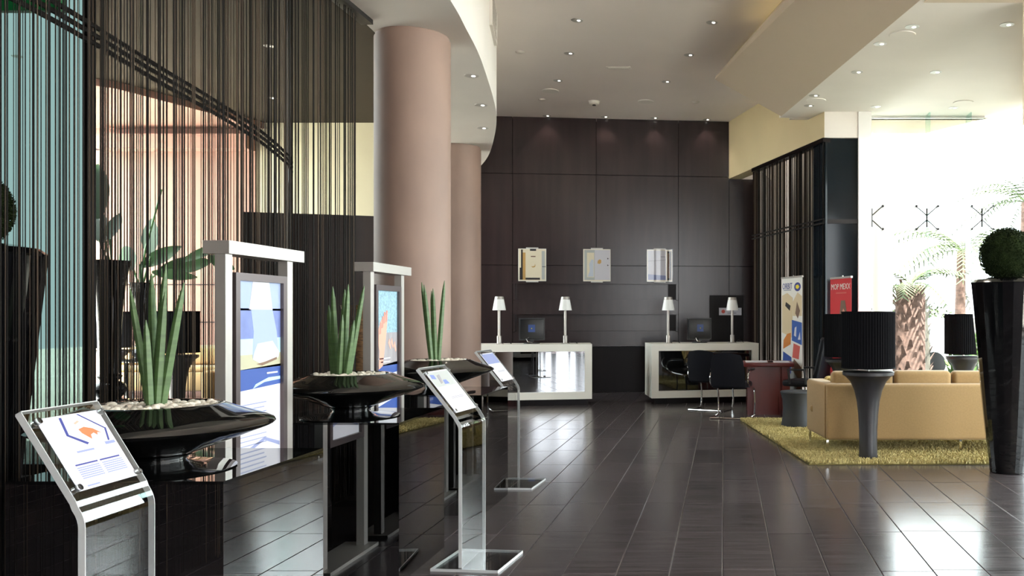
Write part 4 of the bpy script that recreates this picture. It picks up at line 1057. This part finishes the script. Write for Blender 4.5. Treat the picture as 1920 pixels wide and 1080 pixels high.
# ------------------------------------------------------------------ rug, sofa, lamps, stool
def rug(poly, seed, name, label, density=9000, zt=0.03):
    t = thing(name, label, 'rug', (0, 0, 0), 0, 'olive green shaggy rugs')
    MB().prism(poly, 0.001, 0.012).build('backing', 'rug_backing', t)
    r = random.Random(seed); mb = MB()
    xs = [p[0] for p in poly]; ys = [p[1] for p in poly]
    def inside(x, y):
        c = False; j = len(poly) - 1
        for i in range(len(poly)):
            xi, yi = poly[i]; xj, yj = poly[j]
            if (yi > y) != (yj > y) and x < (xj - xi) * (y - yi) / (yj - yi) + xi: c = not c
            j = i
        return c
    n = 0; tries = 0
    v, f = [], []
    target = density
    while n < target and tries < target * 4:
        tries += 1
        x = r.uniform(min(xs), max(xs)); y = r.uniform(min(ys), max(ys))
        if not inside(x, y): continue
        n += 1
        s = r.uniform(0.008, 0.016); h = r.uniform(0.018, 0.038); a = r.random() * 2.1; lx, ly = r.uniform(-.014, .014), r.uniform(-.014, .014)
        o = len(v)
        for q in range(3): v.append((x + s * math.cos(a + q * 2.094), y + s * math.sin(a + q * 2.094), 0.010))
        for q in range(3): v.append((x + lx + s * .55 * math.cos(a + .5 + q * 2.094), y + ly + s * .55 * math.sin(a + .5 + q * 2.094), 0.012 + h * .8))
        v.append((x + lx * 1.3, y + ly * 1.3, 0.012 + h))
        for q in range(3):
            k = (q + 1) % 3
            f += [(o + q, o + k, o + 3 + k, o + 3 + q), (o + 3 + q, o + 3 + k, o + 6)]
    mb.add(v, f, True)
    mb.build('pile', 'rug_green', t, 'stuff', False)
rug([(0.83, 8.50), (3.6, 8.52), (3.6, 12.1), (0.225, 12.1)], 5, 'shag_rug', 'olive green shaggy rug under the yellow sofa', 42000)

# sofa: its back is towards the camera
so = thing('sofa', 'pale yellow fabric sofa seen from behind on the green rug', 'sofa', (1.06, 9.12, 0))
MB().rprism([(0, 0), (2.1, 0), (2.1, 0.16), (0.05, 0.16)], 0.15, 0.735, 0.035, 3).build('back', 'sofa_fabric', so)
MB().rprism([(-0.002, 0.05), (0.16, 0.165), (0.10, 0.86), (-0.12, 0.84)], 0.152, 0.735, 0.035, 3).build('arm', 'sofa_fabric', so)
MB().rprism([(1.95, 0.165), (2.1, 0.165), (2.1, 0.86), (1.95, 0.86)], 0.152, 0.735, 0.035, 3).build('arm', 'sofa_fabric', so)
MB().rprism([(0.13, 0.165), (1.95, 0.165), (1.95, 0.86), (0.10, 0.86)], 0.15, 0.34, 0.02, 2).build('seat_base', 'sofa_fabric', so)
MB().rbox(-0.10, 0.02, 0.55, 0.84, 0.38, 0.46, 0.03, 3).build('bolster', 'sofa_fabric', so)
for x0, x1 in ((0.18, 0.76), (0.77, 1.35), (1.36, 1.94)):
    MB().rbox(x0, x1, 0.22, 0.90, 0.342, 0.48, 0.035, 3).build('seat_cushion', 'sofa_fabric', so)
for x0, x1, z in ((0.09, 0.745, 0.855), (0.755, 1.365, 0.862), (1.38, 1.95, 0.858)):
    mb = MB().rbox(x0, x1, 0.175, 0.36, 0.485, z, 0.05, 4); mb.build('back_cushion', 'sofa_fabric', so)
for x, y in ((0.025, 0.03), (1.42, 0.05), (2.05, 0.03), (-0.08, 0.80), (1.3, 0.80), (2.05, 0.82)):
    MB().box(x - 0.012, x + 0.012, y - 0.012, y + 0.012, 0.013, 0.15).build('leg', 'chrome', so)
cu = MB().rbox(-0.06, 0.09, 0.22, 0.52, 0.0, 0.28, 0.05, 3).build('scatter_cushion', 'cushion_pattern'); cu.location = (1.20, 9.50, 0.482); tag(cu, 'patterned gold scatter cushion in the sofa corner', 'cushion')

lamp1 = None
def drum_lamp(loc, label, scale=1.0):
    global lamp1
    if lamp1 is None:
        t = thing('drum_table_lamp', label, 'lamp', loc, 0, 'large lamps with black pleated drum shades', scale)
        prof = [(0.090, 0.0), (0.092, 0.02), (0.089, 0.15), (0.092, 0.30), (0.100, 0.45), (0.115, 0.58), (0.140, 0.69), (0.178, 0.775), (0.225, 0.825), (0.256, 0.845), (0.258, 0.875), (0.250, 0.880), (0.0, 0.881)]
        MB().lathe(prof, 0, 0, 48).build('pedestal', 'pedestal_grey', t)
        MB().cyl(0, 0, 0.881, 0.96, 0.012, 10).build('stem', 'chrome', t)
        MB().lathe([(0.06, 0.9), (0.05, 0.91)], 0, 0, 16).build('stem_plate', 'chrome', t)
        R1 = 0.268
        MB().lathe([(R1, 0.915), (R1, 1.475)], 0, 0, 120, pleat=-0.022).build('shade', 'shade_black', t)
        for z in (0.915, 1.468):
            MB().lathe([(R1 - 0.006, z - 0.003), (R1 + 0.003, z - 0.003), (R1 + 0.003, z + 0.012), (R1 - 0.006, z + 0.012)], 0, 0, 64).build('shade_rim', 'shade_black', t)
        lamp1 = t
    else: dup(lamp1, label, loc, 0, scale)
drum_lamp((1.45, 8.78, 0.012), 'large lamp with black pleated drum shade in front of the sofa back')
drum_lamp((3.36, 12.25, 0.012), 'large lamp with black pleated drum shade by the glass wall, behind the black vase', 0.985)
drum_lamp((1.58, 11.45, 0.012), 'large lamp with black pleated drum shade in front of the red banner', 0.985)

st = thing('stool', 'dark grey waisted stool on the rug beside the sofa', 'stool', (0.945, 11.28, 0.02))
MB().lathe([(0.20, 0.0), (0.205, 0.02), (0.190, 0.12), (0.182, 0.24), (0.19, 0.36), (0.213, 0.43)], 0, 0, 40).build('body', 'stool_grey', st)
MB().lathe([(0.214, 0.430), (0.219, 0.442), (0.212, 0.456), (0.16, 0.462), (0.0, 0.465)], 0, 0, 40).build('seat_pad', 'stool_grey', st)

# ------------------------------------------------------------------ tall black vases with box balls
def vase(loc, rb, label_v, label_p, ball=True):
    t = thing('tall_black_vase', label_v, 'vase', loc, 0, 'tall glossy black vases')
    MB().lathe([(0.150, 0.0), (0.155, 0.01), (0.190, 0.30), (0.235, 0.75), (0.280, 1.20), (0.318, 1.60), (0.333, 1.745)], 0, 0, 22, smooth=False).build('body', 'black_vase', t)
    MB().lathe([(0.335, 1.745), (0.337, 1.755), (0.30, 1.785), (0.23, 1.80), (0.225, 1.78), (0.22, 1.70), (0.0, 1.68)], 0, 0, 22, smooth=False).build('rim', 'black_vase', t)
    if not ball: return
    o = MB(); r = random.Random(11)
    o.ball((0, 0, 0), rb * 0.93, rb * 0.93, rb * 0.93, 32, 20)
    ld = MB(); v, f = [], []
    for k in range(9000):
        z = r.uniform(-1, 1); a = r.random() * 2 * PI; q = math.sqrt(1 - z * z)
        nrm = Vector((q * math.cos(a), q * math.sin(a), z)); c = nrm * rb * r.uniform(0.91, 0.99)
        d = (nrm + Vector((r.uniform(-.8, .8), r.uniform(-.8, .8), r.uniform(-.8, .8)))).normalized()
        s = d.cross(Vector((r.uniform(-1, 1), r.uniform(-1, 1), r.uniform(-1, 1)))).normalized() * 0.0045
        i = len(v); v += [tuple(c - s), tuple(c + d * 0.010 + s * .6), tuple(c + d * 0.017), tuple(c + s * -1.2 + d * 0.008)]
        f.append((i, i + 1, i + 2, i + 3))
    ld.add(v, f)
    p = thing('topiary_ball', label_p, 'topiary', (loc[0], loc[1], 1.78 + rb * 0.94), 0, 'clipped green topiary balls')
    o.build('core', 'topiary_leaf', p); ld.build('leaves', 'topiary_leaf', p, 'stuff', False)
    MB().cyl(0, 0, -rb - 0.04, -rb * .8, 0.03, 10).build('stem', 'palm_trunk', p)
vase((2.63, 8.12, 0), 0.25, 'tall tapering glossy black vase at the right, in front of the sofa', 'round clipped green topiary ball on the black vase at the right')
vase((-3.66, 4.2, 0), 0.20, 'tall tapering glossy black vase at the left edge behind the string curtain', 'round clipped topiary ball on the black vase at the left edge')

# ------------------------------------------------------------------ the lounge behind the curtain
ls = thing('lounge_sofa', 'long pale yellow lounge sofa seen through the string curtain', 'sofa', (-10.95, 15.3, 0))
MB().rbox(0, 4.6, 0, 0.85, 0.12, 0.45, 0.03, 2).build('seat_base', 'sofa_fabric', ls)
MB().rbox(0, 4.6, 0.62, 0.87, 0.452, 0.90, 0.05, 3).build('back', 'sofa_fabric', ls)
for i in range(4): MB().rbox(0.04 + i * 1.14, 1.13 + i * 1.14, 0.42, 0.61, 0.56, 0.88, 0.05, 3).build('back_cushion', 'sofa_fabric', ls)
for i in range(4): MB().rbox(0.04 + i * 1.14, 1.13 + i * 1.14, 0.02, 0.60, 0.452, 0.555, 0.04, 3).build('seat_cushion', 'sofa_fabric', ls)
for x in (0.1, 2.3, 4.5):
    for y in (0.1, 0.78): MB().box(x - .02, x + .02, y - .02, y + .02, 0, 0.12).build('leg', 'chrome', ls)
l2 = thing('lounge_armchair', 'pale yellow armchair behind the nearest poster stand, seen through the curtain', 'armchair', (-7.2, 13.6, 0), math.radians(190))
MB().rbox(-0.5, 0.5, -0.4, 0.45, 0.12, 0.45, 0.04, 3).build('seat', 'sofa_fabric', l2)
MB().rbox(-0.5, 0.5, 0.25, 0.46, 0.452, 0.86, 0.05, 3).build('back', 'sofa_fabric', l2)
for s in (-1, 1): MB().rbox(s * .6 - .09, s * .6 + .09, -0.4, 0.45, 0.1, 0.62, 0.05, 3).build('arm', 'sofa_fabric', l2)
for x in (-.4, .4):
    for y in (-.3, .35): MB().box(x - .02, x + .02, y - .02, y + .02, 0, 0.12).build('leg', 'chrome', l2)
drum_lamp((-7.62, 12.2, 0), 'lamp with black drum shade in the lounge, behind the nearest snake plant', 1.02)
drum_lamp((-9.8, 14.0, 0), 'lamp with black drum shade at the far left of the lounge', 1.02)
def low_table(loc, label, H=0.575, w=0.4):
    t = thing('console_table', label, 'table', loc, 0, 'low black console tables')
    MB().rbox(-w, w, -0.25, 0.25, H - 0.045, H, 0.008, 2).build('top', 'black_lacquer', t)
    for x in (-w + .04, w - .04):
        for y in (-.21, .21): MB().box(x - .02, x + .02, y - .02, y + .02, 0, H - 0.045).build('leg', 'black_lacquer', t)
low_table((-6.32, 9.0, 0), 'low black console table under the tall trumpet vase in the lounge', 0.575, 0.18)
low_table((-8.79, 13.2, 0), 'low black console table farther back in the lounge', 0.79)
def leaf_mesh(base, tip, w, droop=0.0, side=None):
    """broad leaf from base to tip with a midrib fold"""
    base = Vector(base); tip = Vector(tip); d = tip - base; n = 8
    sd = d.cross(Vector((0, -1, 0))).normalized() if side is None else Vector(side).normalized()
    up = sd.cross(d).normalized()
    mb = MB(); v = []
    for i in range(n + 1):
        s = i / n; c = base + d * s + Vector((0, 0, -droop * s * s))
        ww = w * math.sin(PI * min(1, s * 0.93 + 0.05)) ** 0.8
        v += [c - sd * ww + up * ww * .18, c - up * 0.0, c + sd * ww + up * ww * .18]
    f = []
    for i in range(n): f += [(3 * i, 3 * i + 1, 3 * i + 4, 3 * i + 3), (3 * i + 1, 3 * i + 2, 3 * i + 5, 3 * i + 4)]
    return mb.add(v, f, True)
def trumpet(loc, label, scale=1.0):
    t = thing('trumpet_vase', label, 'vase', loc, 0, 'black trumpet vases in the lounge', scale)
    MB().lathe([(0.15, 0.0), (0.15, 0.015), (0.10, 0.03), (0.135, 0.07), (0.16, 0.12), (0.135, 0.175), (0.075, 0.205), (0.105, 0.235), (0.115, 0.255), (0.07, 0.28)], 0, 0, 28).build('turned_foot', 'black_vase', t)
    MB().lathe([(0.095, 0.28), (0.10, 0.5), (0.108, 0.8), (0.125, 1.05), (0.155, 1.28), (0.195, 1.44), (0.188, 1.44), (0.12, 1.1), (0.0, 1.05)], 0, 0, 28).build('body', 'black_vase', t)
def broad_plant(loc, Y, leaves, stems, label):
    t = thing('broad_leaf_plant', label, 'plant', (0, 0, 0), 0, 'broad leaf plants in the lounge vases')
    P = lambda px, py, dy=0.0: ((px - PX0) / F_PX * (Y + dy), Y + dy, EYE - (py - PY0) / F_PX * (Y + dy))
    for bx, by, tx, ty, w, dy in leaves: leaf_mesh(P(bx, by, dy), P(tx, ty, dy + 0.15), w / F_PX * Y).build('leaf', 'broad_leaf', t)
    for pts in stems: MB().tube([P(*q) for q in pts], 0.010 * Y / 9, 6).build('stem', 'leaf_green', t)
trumpet((-6.32, 9.0, 0.576), 'tall black trumpet vase with turned foot, left of the nearest snake plant')
trumpet((-8.79, 13.2, 0.791), 'tall black trumpet vase farther back, behind the nearest snake plant', 0.8)
broad_plant(None, 9.0, [(186, 410, 182, 308, 26, 0.0), (196, 455, 180, 395, 20, .1), (205, 448, 225, 400, 14, -.1)], [[(207, 500), (198, 455), (188, 410)], [(205, 500), (186, 450)], [(210, 500), (206, 448)]], 'broad leaf plant with a big upright leaf in the nearer trumpet vase')
broad_plant(None, 13.2, [(250, 505, 232, 462, 18, 0), (283, 480, 284, 410, 17, .1), (262, 500, 340, 462, 14, 0), (300, 505, 398, 490, 16, .2), (285, 510, 370, 520, 10, -.2), (390, 480, 440, 505, 12, .1), (340, 490, 425, 455, 9, 0)], [[(263, 540), (272, 470), (303, 355)], [(265, 540), (262, 500)], [(266, 540), (283, 480)], [(268, 540), (300, 505)], [(262, 540), (250, 505)]], 'broad leaf plant with arching dark leaves in the farther trumpet vase')
# woven floor vase by the column and green exit sign
t = MB().lathe([(0.10, 0), (0.14, 0.15), (0.17, 0.5), (0.19, 0.9), (0.17, 1.25), (0.12, 1.45), (0.15, 1.55), (0.14, 1.55), (0.0, 1.4)], 0, 0, 24).build('woven_floor_vase', 'woven_cane'); t.location = (-3.50, 8.35, 0); tag(t, 'brown woven floor vase beside the column behind the poster stand', 'vase')
t = thing('exit_sign', 'green hanging exit sign at the top left behind the curtain', 'sign', (-3.66, 4.62, 3.06))
MB().box(-0.17, 0.17, -0.02, 0.02, 0, 0.22).build('sign_box', 'sign_green', t)
for s in (-0.12, 0.12): MB().tube([(s, 0, 0.22), (s, 0, 2.24)], 0.006, 6).build('rod', 'chrome', t)

# ------------------------------------------------------------------ outside
struct('ground_outside', MB().box(-40, -16.1, -20, 8.1, -0.3, -0.05).prism([(-40, 8.1), (-5.95, 8.1), (-12.85, 17.7), (-12.85, 19.1), (-40, 19.1)], -0.3, -0.05).box(-30, 40, -30, -7.15, -0.3, -0.05).box(9.1, 40, -7.15, 2.8, -0.3, -0.05).box(-30, 1.9, 19.1, 60, -0.3, -0.05), 'exterior_ground', label='pale paving outside')
struct('ground_low_bounce', MB().box(2.0, 40, 13.35, 60, -0.3, -0.05).prism([(9.1, 2.8), (40, 2.8), (40, 13.35), (4.1, 13.35)], -0.3, -0.05), 'exterior_dark_ground', label='dark ground outside the entrance, added to cut bounce light')  # dark surface put here to bounce less light onto the entrance ceiling
struct('ceiling_canopy', MB().prism([(2.2, 13.2), (4.0, 13.2), (3.3, 14.35), (2.2, 14.35)], ZE, ZE + 0.12), 'beige_paint', label='small canopy outside the entrance glass')
o = MB().cyl(2.70, 14.9, 0, 6, 0.17, 32).build('outside_column', 'exterior_white'); o['kind'] = 'structure'; tag(o, 'round white column outside the entrance glass', 'column', None, 'structure')
def palm(x, y, h, r, label, nf, fl, boots, seed):
    t = thing('palm_tree', label, 'palm', (x, y, -0.05), 0, 'palms outside the glass')
    rr = random.Random(seed)
    MB().lathe([(r * 0.9, 0), (r * .85, h * .5), (r * .6, h)], 0, 0, 20).build('trunk', 'palm_trunk', t)
    if boots:
        mb = MB()
        for k in range(boots):
            a = k * 2.39996; z = h * (0.03 + 0.95 * k / boots); q = r * (0.85 - 0.25 * z / h)
            d = Vector((math.cos(a), math.sin(a), 0)); s = Vector((-math.sin(a), math.cos(a), 0)) * 0.055
            c = d * q + Vector((0, 0, z)); e = d * (q + rr.uniform(.06, .14)) + Vector((0, 0, z + rr.uniform(.10, .2)))
            i = [c - s, c + s, e + s * .4, e - s * .4, c - s + Vector((0, 0, -.06)), c + s + Vector((0, 0, -.06))]
            mb.add(i, [(0, 1, 2, 3), (4, 5, 2, 3), (0, 3, 4), (1, 5, 2)])
        mb.build('leaf_bases', 'palm_trunk', t, 'stuff', False)
    for k in range(nf):
        a = k * 2.39996 + rr.random() * .3; el = rr.uniform(0.1, 1.0)
        pts = []
        for i in range(9):
            s = i / 8; q = fl * s
            pts.append(Vector((math.cos(a) * q * math.cos(el * (1 - .3 * s)), math.sin(a) * q * math.cos(el * (1 - .3 * s)), h + q * math.sin(el) - 0.42 * fl * s * s * 1.5)))
        mb = MB().tube(pts, 0.014, 5, True, 0.004)
        for i in range(1, 8):
            for sub in (0.0, 0.5):
                c = pts[i] + (pts[i + 1] - pts[i]) * sub; tdir = (pts[i + 1] - pts[i]).normalized()
                sd = tdir.cross(Vector((0, 0, 1))).normalized()
                ll = fl * 0.30 * (1.1 - abs(i / 8 - .4))
                for s in (-1, 1):
                    e = c + (sd * s + tdir * 0.7 + Vector((0, 0, -.35))).normalized() * ll
                    w = tdir * 0.028
                    mb.add([c - w, c + w, e], [(0, 1, 2)])
        mb.build('frond', 'palm_leaf', t)
palm(3.42, 16.0, 2.05, 0.40, 'thick shaggy palm trunk outside the glass behind the front lamp', 9, 1.2, 110, 4)
palm(5.6, 20.5, 3.0, 0.22, 'feathery palm farther outside behind the glass fins', 22, 2.2, 0, 9)
palm(8.3, 24.0, 4.6, 0.22, 'feathery palm outside behind the topiary ball', 18, 2.2, 0, 12)
def bush(x, y, w, d, h, n, seed, m, label, leaf=0.10, name='shrub', up=0.3):
    r = random.Random(seed); v, f = [], []
    for k in range(n):
        a = r.random() * 2 * PI; q = math.sqrt(r.random()); z = r.random()
        c = Vector((q * math.cos(a) * w / 2, q * math.sin(a) * d / 2, h * z * (1 - 0.35 * q * q)))
        dr = Vector((r.uniform(-1, 1), r.uniform(-1, 1), r.uniform(-.3, 1) + up)).normalized() * leaf * r.uniform(.6, 1.3)
        s = dr.cross(Vector((r.uniform(-1, 1), r.uniform(-1, 1), r.uniform(-1, 1)))).normalized() * leaf * 0.22
        i = len(v); v += [tuple(c), tuple(c + dr * .5 + s), tuple(c + dr), tuple(c + dr * .5 - s)]
        f.append((i, i + 1, i + 2, i + 3))
    t = thing(name, label, 'shrub', (x, y, -0.05), 0, 'shrubs outside the glass')
    MB().add(v, f).build('foliage', m, t, 'stuff', False)
    MB().tube([(0, 0, 0), (0.02, 0, h * .7)], 0.03, 6, True, 0.01).build('stem', 'palm_trunk', t)
bush(4.45, 15.2, 1.0, 0.9, 1.15, 700, 21, 'shrub_leaf', 'bright green shrub outside between the palm trunk and the rear lamp', 0.22, up=1.0)
bush(2.9, 18.0, 1.6, 1.0, 1.0, 500, 22, 'shrub_leaf', 'low green shrub outside at the foot of the thick palm', 0.18)
bush(4.9, 27.0, 4.4, 1.5, 2.3, 2600, 23, 'hedge_leaf', 'grey green hedge outside left of the glass fin', 0.16, 'hedge')
bush(9.6, 27.5, 4.2, 1.5, 2.5, 2600, 24, 'hedge_leaf', 'grey green hedge outside behind the rear lamp', 0.16, 'hedge')
bush(5.6, 18.6, 1.6, 1.0, 0.75, 600, 25, 'shrub_leaf', 'low green shrub outside behind the black vase', 0.16)
for k, (x, y) in enumerate(((6.4, 24.0), (9.0, 25.5))):
    o = MB().cyl(0, 0, -0.05, 2.6, 0.05, 12).ball((0, 0, 2.68), 0.11).build('garden_lamp_post', 'exterior_white'); o.location = (x, y, 0)
    tag(o, ('white garden lamp post outside, left of the two', 'white garden lamp post outside, right of the two')[k], 'lamp post', 'garden lamp posts')
bush(0.9, -10.5, 1.6, 1.0, 1.9, 900, 31, 'hedge_leaf', 'added dark hedge behind the viewer dimming the desk mirror, left', 0.16, 'hedge')  # two unseen bushes added to lower the brightness reflected in the desk front
bush(3.6, -11.0, 1.2, 1.0, 2.2, 900, 32, 'hedge_leaf', 'added dark hedge behind the viewer dimming the desk mirror, right', 0.16, 'hedge')
t = thing('parked_car', 'silver parked car outside behind the rear lamp', 'car', (6.3, 22.4, -0.05), math.radians(8))
mb = MB(); prof = [(-2.1, .25), (2.1, .25), (2.15, .55), (2.0, .80), (1.1, .92), (0.5, 1.38), (-0.9, 1.42), (-1.7, .98), (-2.1, .90)]
mb.add([(x, -0.8, z) for x, z in prof] + [(x, 0.8, z) for x, z in prof], [tuple(range(9)), tuple(range(17, 8, -1))] + [(i, (i + 1) % 9, 9 + (i + 1) % 9, 9 + i) for i in range(9)]); mb.build('body', 'car_silver', t)
MB().prism([(0, 0), (0, 0.02), (1.6, 0.02), (1.6, 0)], 0.95, 1.32).xf(Matrix.Translation((-0.9, -0.83, 0))).build('window', 'dark_glass', t)
for x in (-1.3, 1.3):
    for y in (-0.78, 0.78): MB().lathe([(0.3, -0.1), (0.3, 0.1)], 0, 0, 20).xf(Matrix.Translation((x, y, 0.3)) @ Matrix.Rotation(PI / 2, 4, 'X')).build('wheel', 'black_plastic', t)

# ------------------------------------------------------------------ ceiling fittings
def ceil_at(px, py, z): y = (z - EYE) * F_PX / (PY0 - py); return ((px - PX0) / F_PX * y, y)
dl0 = None
ORD = ('nearest', 'second', 'third', 'fourth', 'fifth', 'sixth', 'seventh', 'eighth', 'ninth', 'tenth')
def downlight(px, py, z, label, lit=0.0):
    global dl0
    x, y = ceil_at(px, py, z)
    if dl0 is None:
        t = thing('downlight', label, 'ceiling light', (x, y, z), 0, 'recessed ceiling downlights')
        MB().lathe([(0.056, -0.004), (0.072, -0.004), (0.074, -0.001), (0.056, -0.001)], 0, 0, 24).build('trim_ring', 'light_trim', t)
        MB().lathe([(0.0, -0.0025), (0.057, -0.0025)], 0, 0, 24).build('reflector', 'light_dark', t)
        MB().ball((0.02, 0.0, -0.006), 0.022, 0.022, 0.006, 10, 6).build('bulb', 'lens', t)
        dl0 = t
    else: t = dup(dl0, label, (x, y, z))
    if lit:
        d = bpy.data.lights.new('downlight_beam', 'SPOT'); d.energy = lit; d.spot_size = math.radians(95); d.spot_blend = 0.7; d.shadow_soft_size = 0.05; d.color = (1, 0.90, 0.76)
        o = bpy.data.objects.new('downlight_beam', d); COL.objects.link(o); o.location = (0, 0, -0.03); o.parent = t
LITE = 4
for i, (px, py) in enumerate([(1082, 38), (1067, 100), (1046, 151), (1025, 217)]): downlight(px, py, ZC, 'recessed downlight in the high ceiling, %s from the front in the left row' % ('first', 'second', 'third', 'last')[i], LITE)
for i, (px, py) in enumerate([(1335, 42), (1292, 103), (1249, 153), (1227, 221)]): downlight(px, py, ZC, 'recessed downlight in the high ceiling, %s from the front in the right row' % ('first', 'second', 'third', 'last')[i], LITE)
downlight(1134, 219, ZC, 'recessed downlight right above the middle of the dark back wall', LITE)
downlight(1325, 224, ZC, 'recessed downlight above the right end of the dark back wall', LITE)
for i, (px, py) in enumerate([(884, 142), (902, 197), (905, 240)]): downlight(px, py, ZS, 'recessed downlight in the curved soffit, %s from the front' % ('first', 'second', 'third')[i], 8)
for (px, py, lb) in [(1710, 50, 'front left'), (1888, 46, 'front right'), (1607, 135, 'middle left'), (1755, 135, 'middle right'), (1517, 198, 'rear left'), (1642, 200, 'rear centre'), (1788, 202, 'rear right'), (1650, 82, 'small one by the sloped edge'), (1527, 179, 'small one by the rear speaker')]:
    downlight(px, py, ZE, 'recessed downlight in the entrance ceiling, ' + lb)
sp0 = None
def speaker(px, py, z, label):
    global sp0
    x, y = ceil_at(px, py, z)
    if sp0 is None:
        t = thing('ceiling_speaker', label, 'speaker', (x, y, z), 0, 'round ceiling speakers')
        MB().lathe([(0.115, -0.010), (0.135, -0.010), (0.14, -0.001), (0.115, -0.001)], 0, 0, 32).build('rim', 'white_paint', t)
        MB().lathe([(0.0, -0.007), (0.115, -0.006)], 0, 0, 32).build('grille', 'speaker_grille', t); sp0 = t
    else: dup(sp0, label, (x, y, z))
speaker(1032, 170, ZC, 'round ceiling speaker in the high ceiling, left'); speaker(1211, 190, ZC, 'round ceiling speaker in the high ceiling, right')
speaker(1692, 65, ZE, 'round ceiling speaker in the entrance ceiling, front'); speaker(1530, 188, ZE, 'round ceiling speaker in the entrance ceiling, rear left'); speaker(1806, 192, ZE, 'round ceiling speaker in the entrance ceiling, rear right')
x, y = ceil_at(1114, 190, ZC)
t = thing('smoke_detector', 'small white smoke detector on the high ceiling', 'smoke detector', (x, y, ZC))
MB().lathe([(0.05, -0.06), (0.085, -0.045), (0.09, -0.02), (0.10, -0.001)], 0, 0, 24).build('housing', 'white_lacquer', t); MB().cyl(0, 0, -0.075, -0.06, 0.03, 12).build('sensor', 'light_dark', t)
x, y = ceil_at(1160, 127, ZC)
t = MB().box(-0.18, 0.18, -0.06, 0.06, -0.006, -0.0005).box(-0.15, 0.15, -0.03, 0.03, -0.012, -0.006).build('ceiling_hatch', 'white_paint'); t.location = (x, y, ZC); tag(t, 'small white rectangular hatch in the high ceiling', 'hatch')
for i, (px, py) in enumerate([(975, 97), (1016, 186), (1305, 191)]):
    x, y = ceil_at(px, py, ZC)
    t = MB().lathe([(0.035, -0.02), (0.06, -0.008), (0.065, -0.0005)], 0, 0, 16).build('sprinkler_cap', 'speaker_grille'); t.location = (x, y, ZC)
    tag(t, 'small white sprinkler cap in the high ceiling, %s' % ('nearest the soffit', 'left of the left speaker', 'right of the right speaker')[i], 'sprinkler', 'sprinkler caps')
# lounge downlights (outside the frame or behind the curtain)
for i, (x, y) in enumerate(((-10.5, 13.0), (-11.5, 15.8), (-8.0, 15.5), (-6.5, 12.5), (-5.5, 15.8))):
    t = dup(dl0, 'recessed downlight in the brown lounge ceiling, number %s from the window' % ORD[i], (x, y, 5.18 if i == 1 else 5.3))
    for c in list(t.children):
        if c.type == 'LIGHT': c.data = c.data.copy(); c.data.energy = 220; c.data.color = (1, 0.84, 0.66)
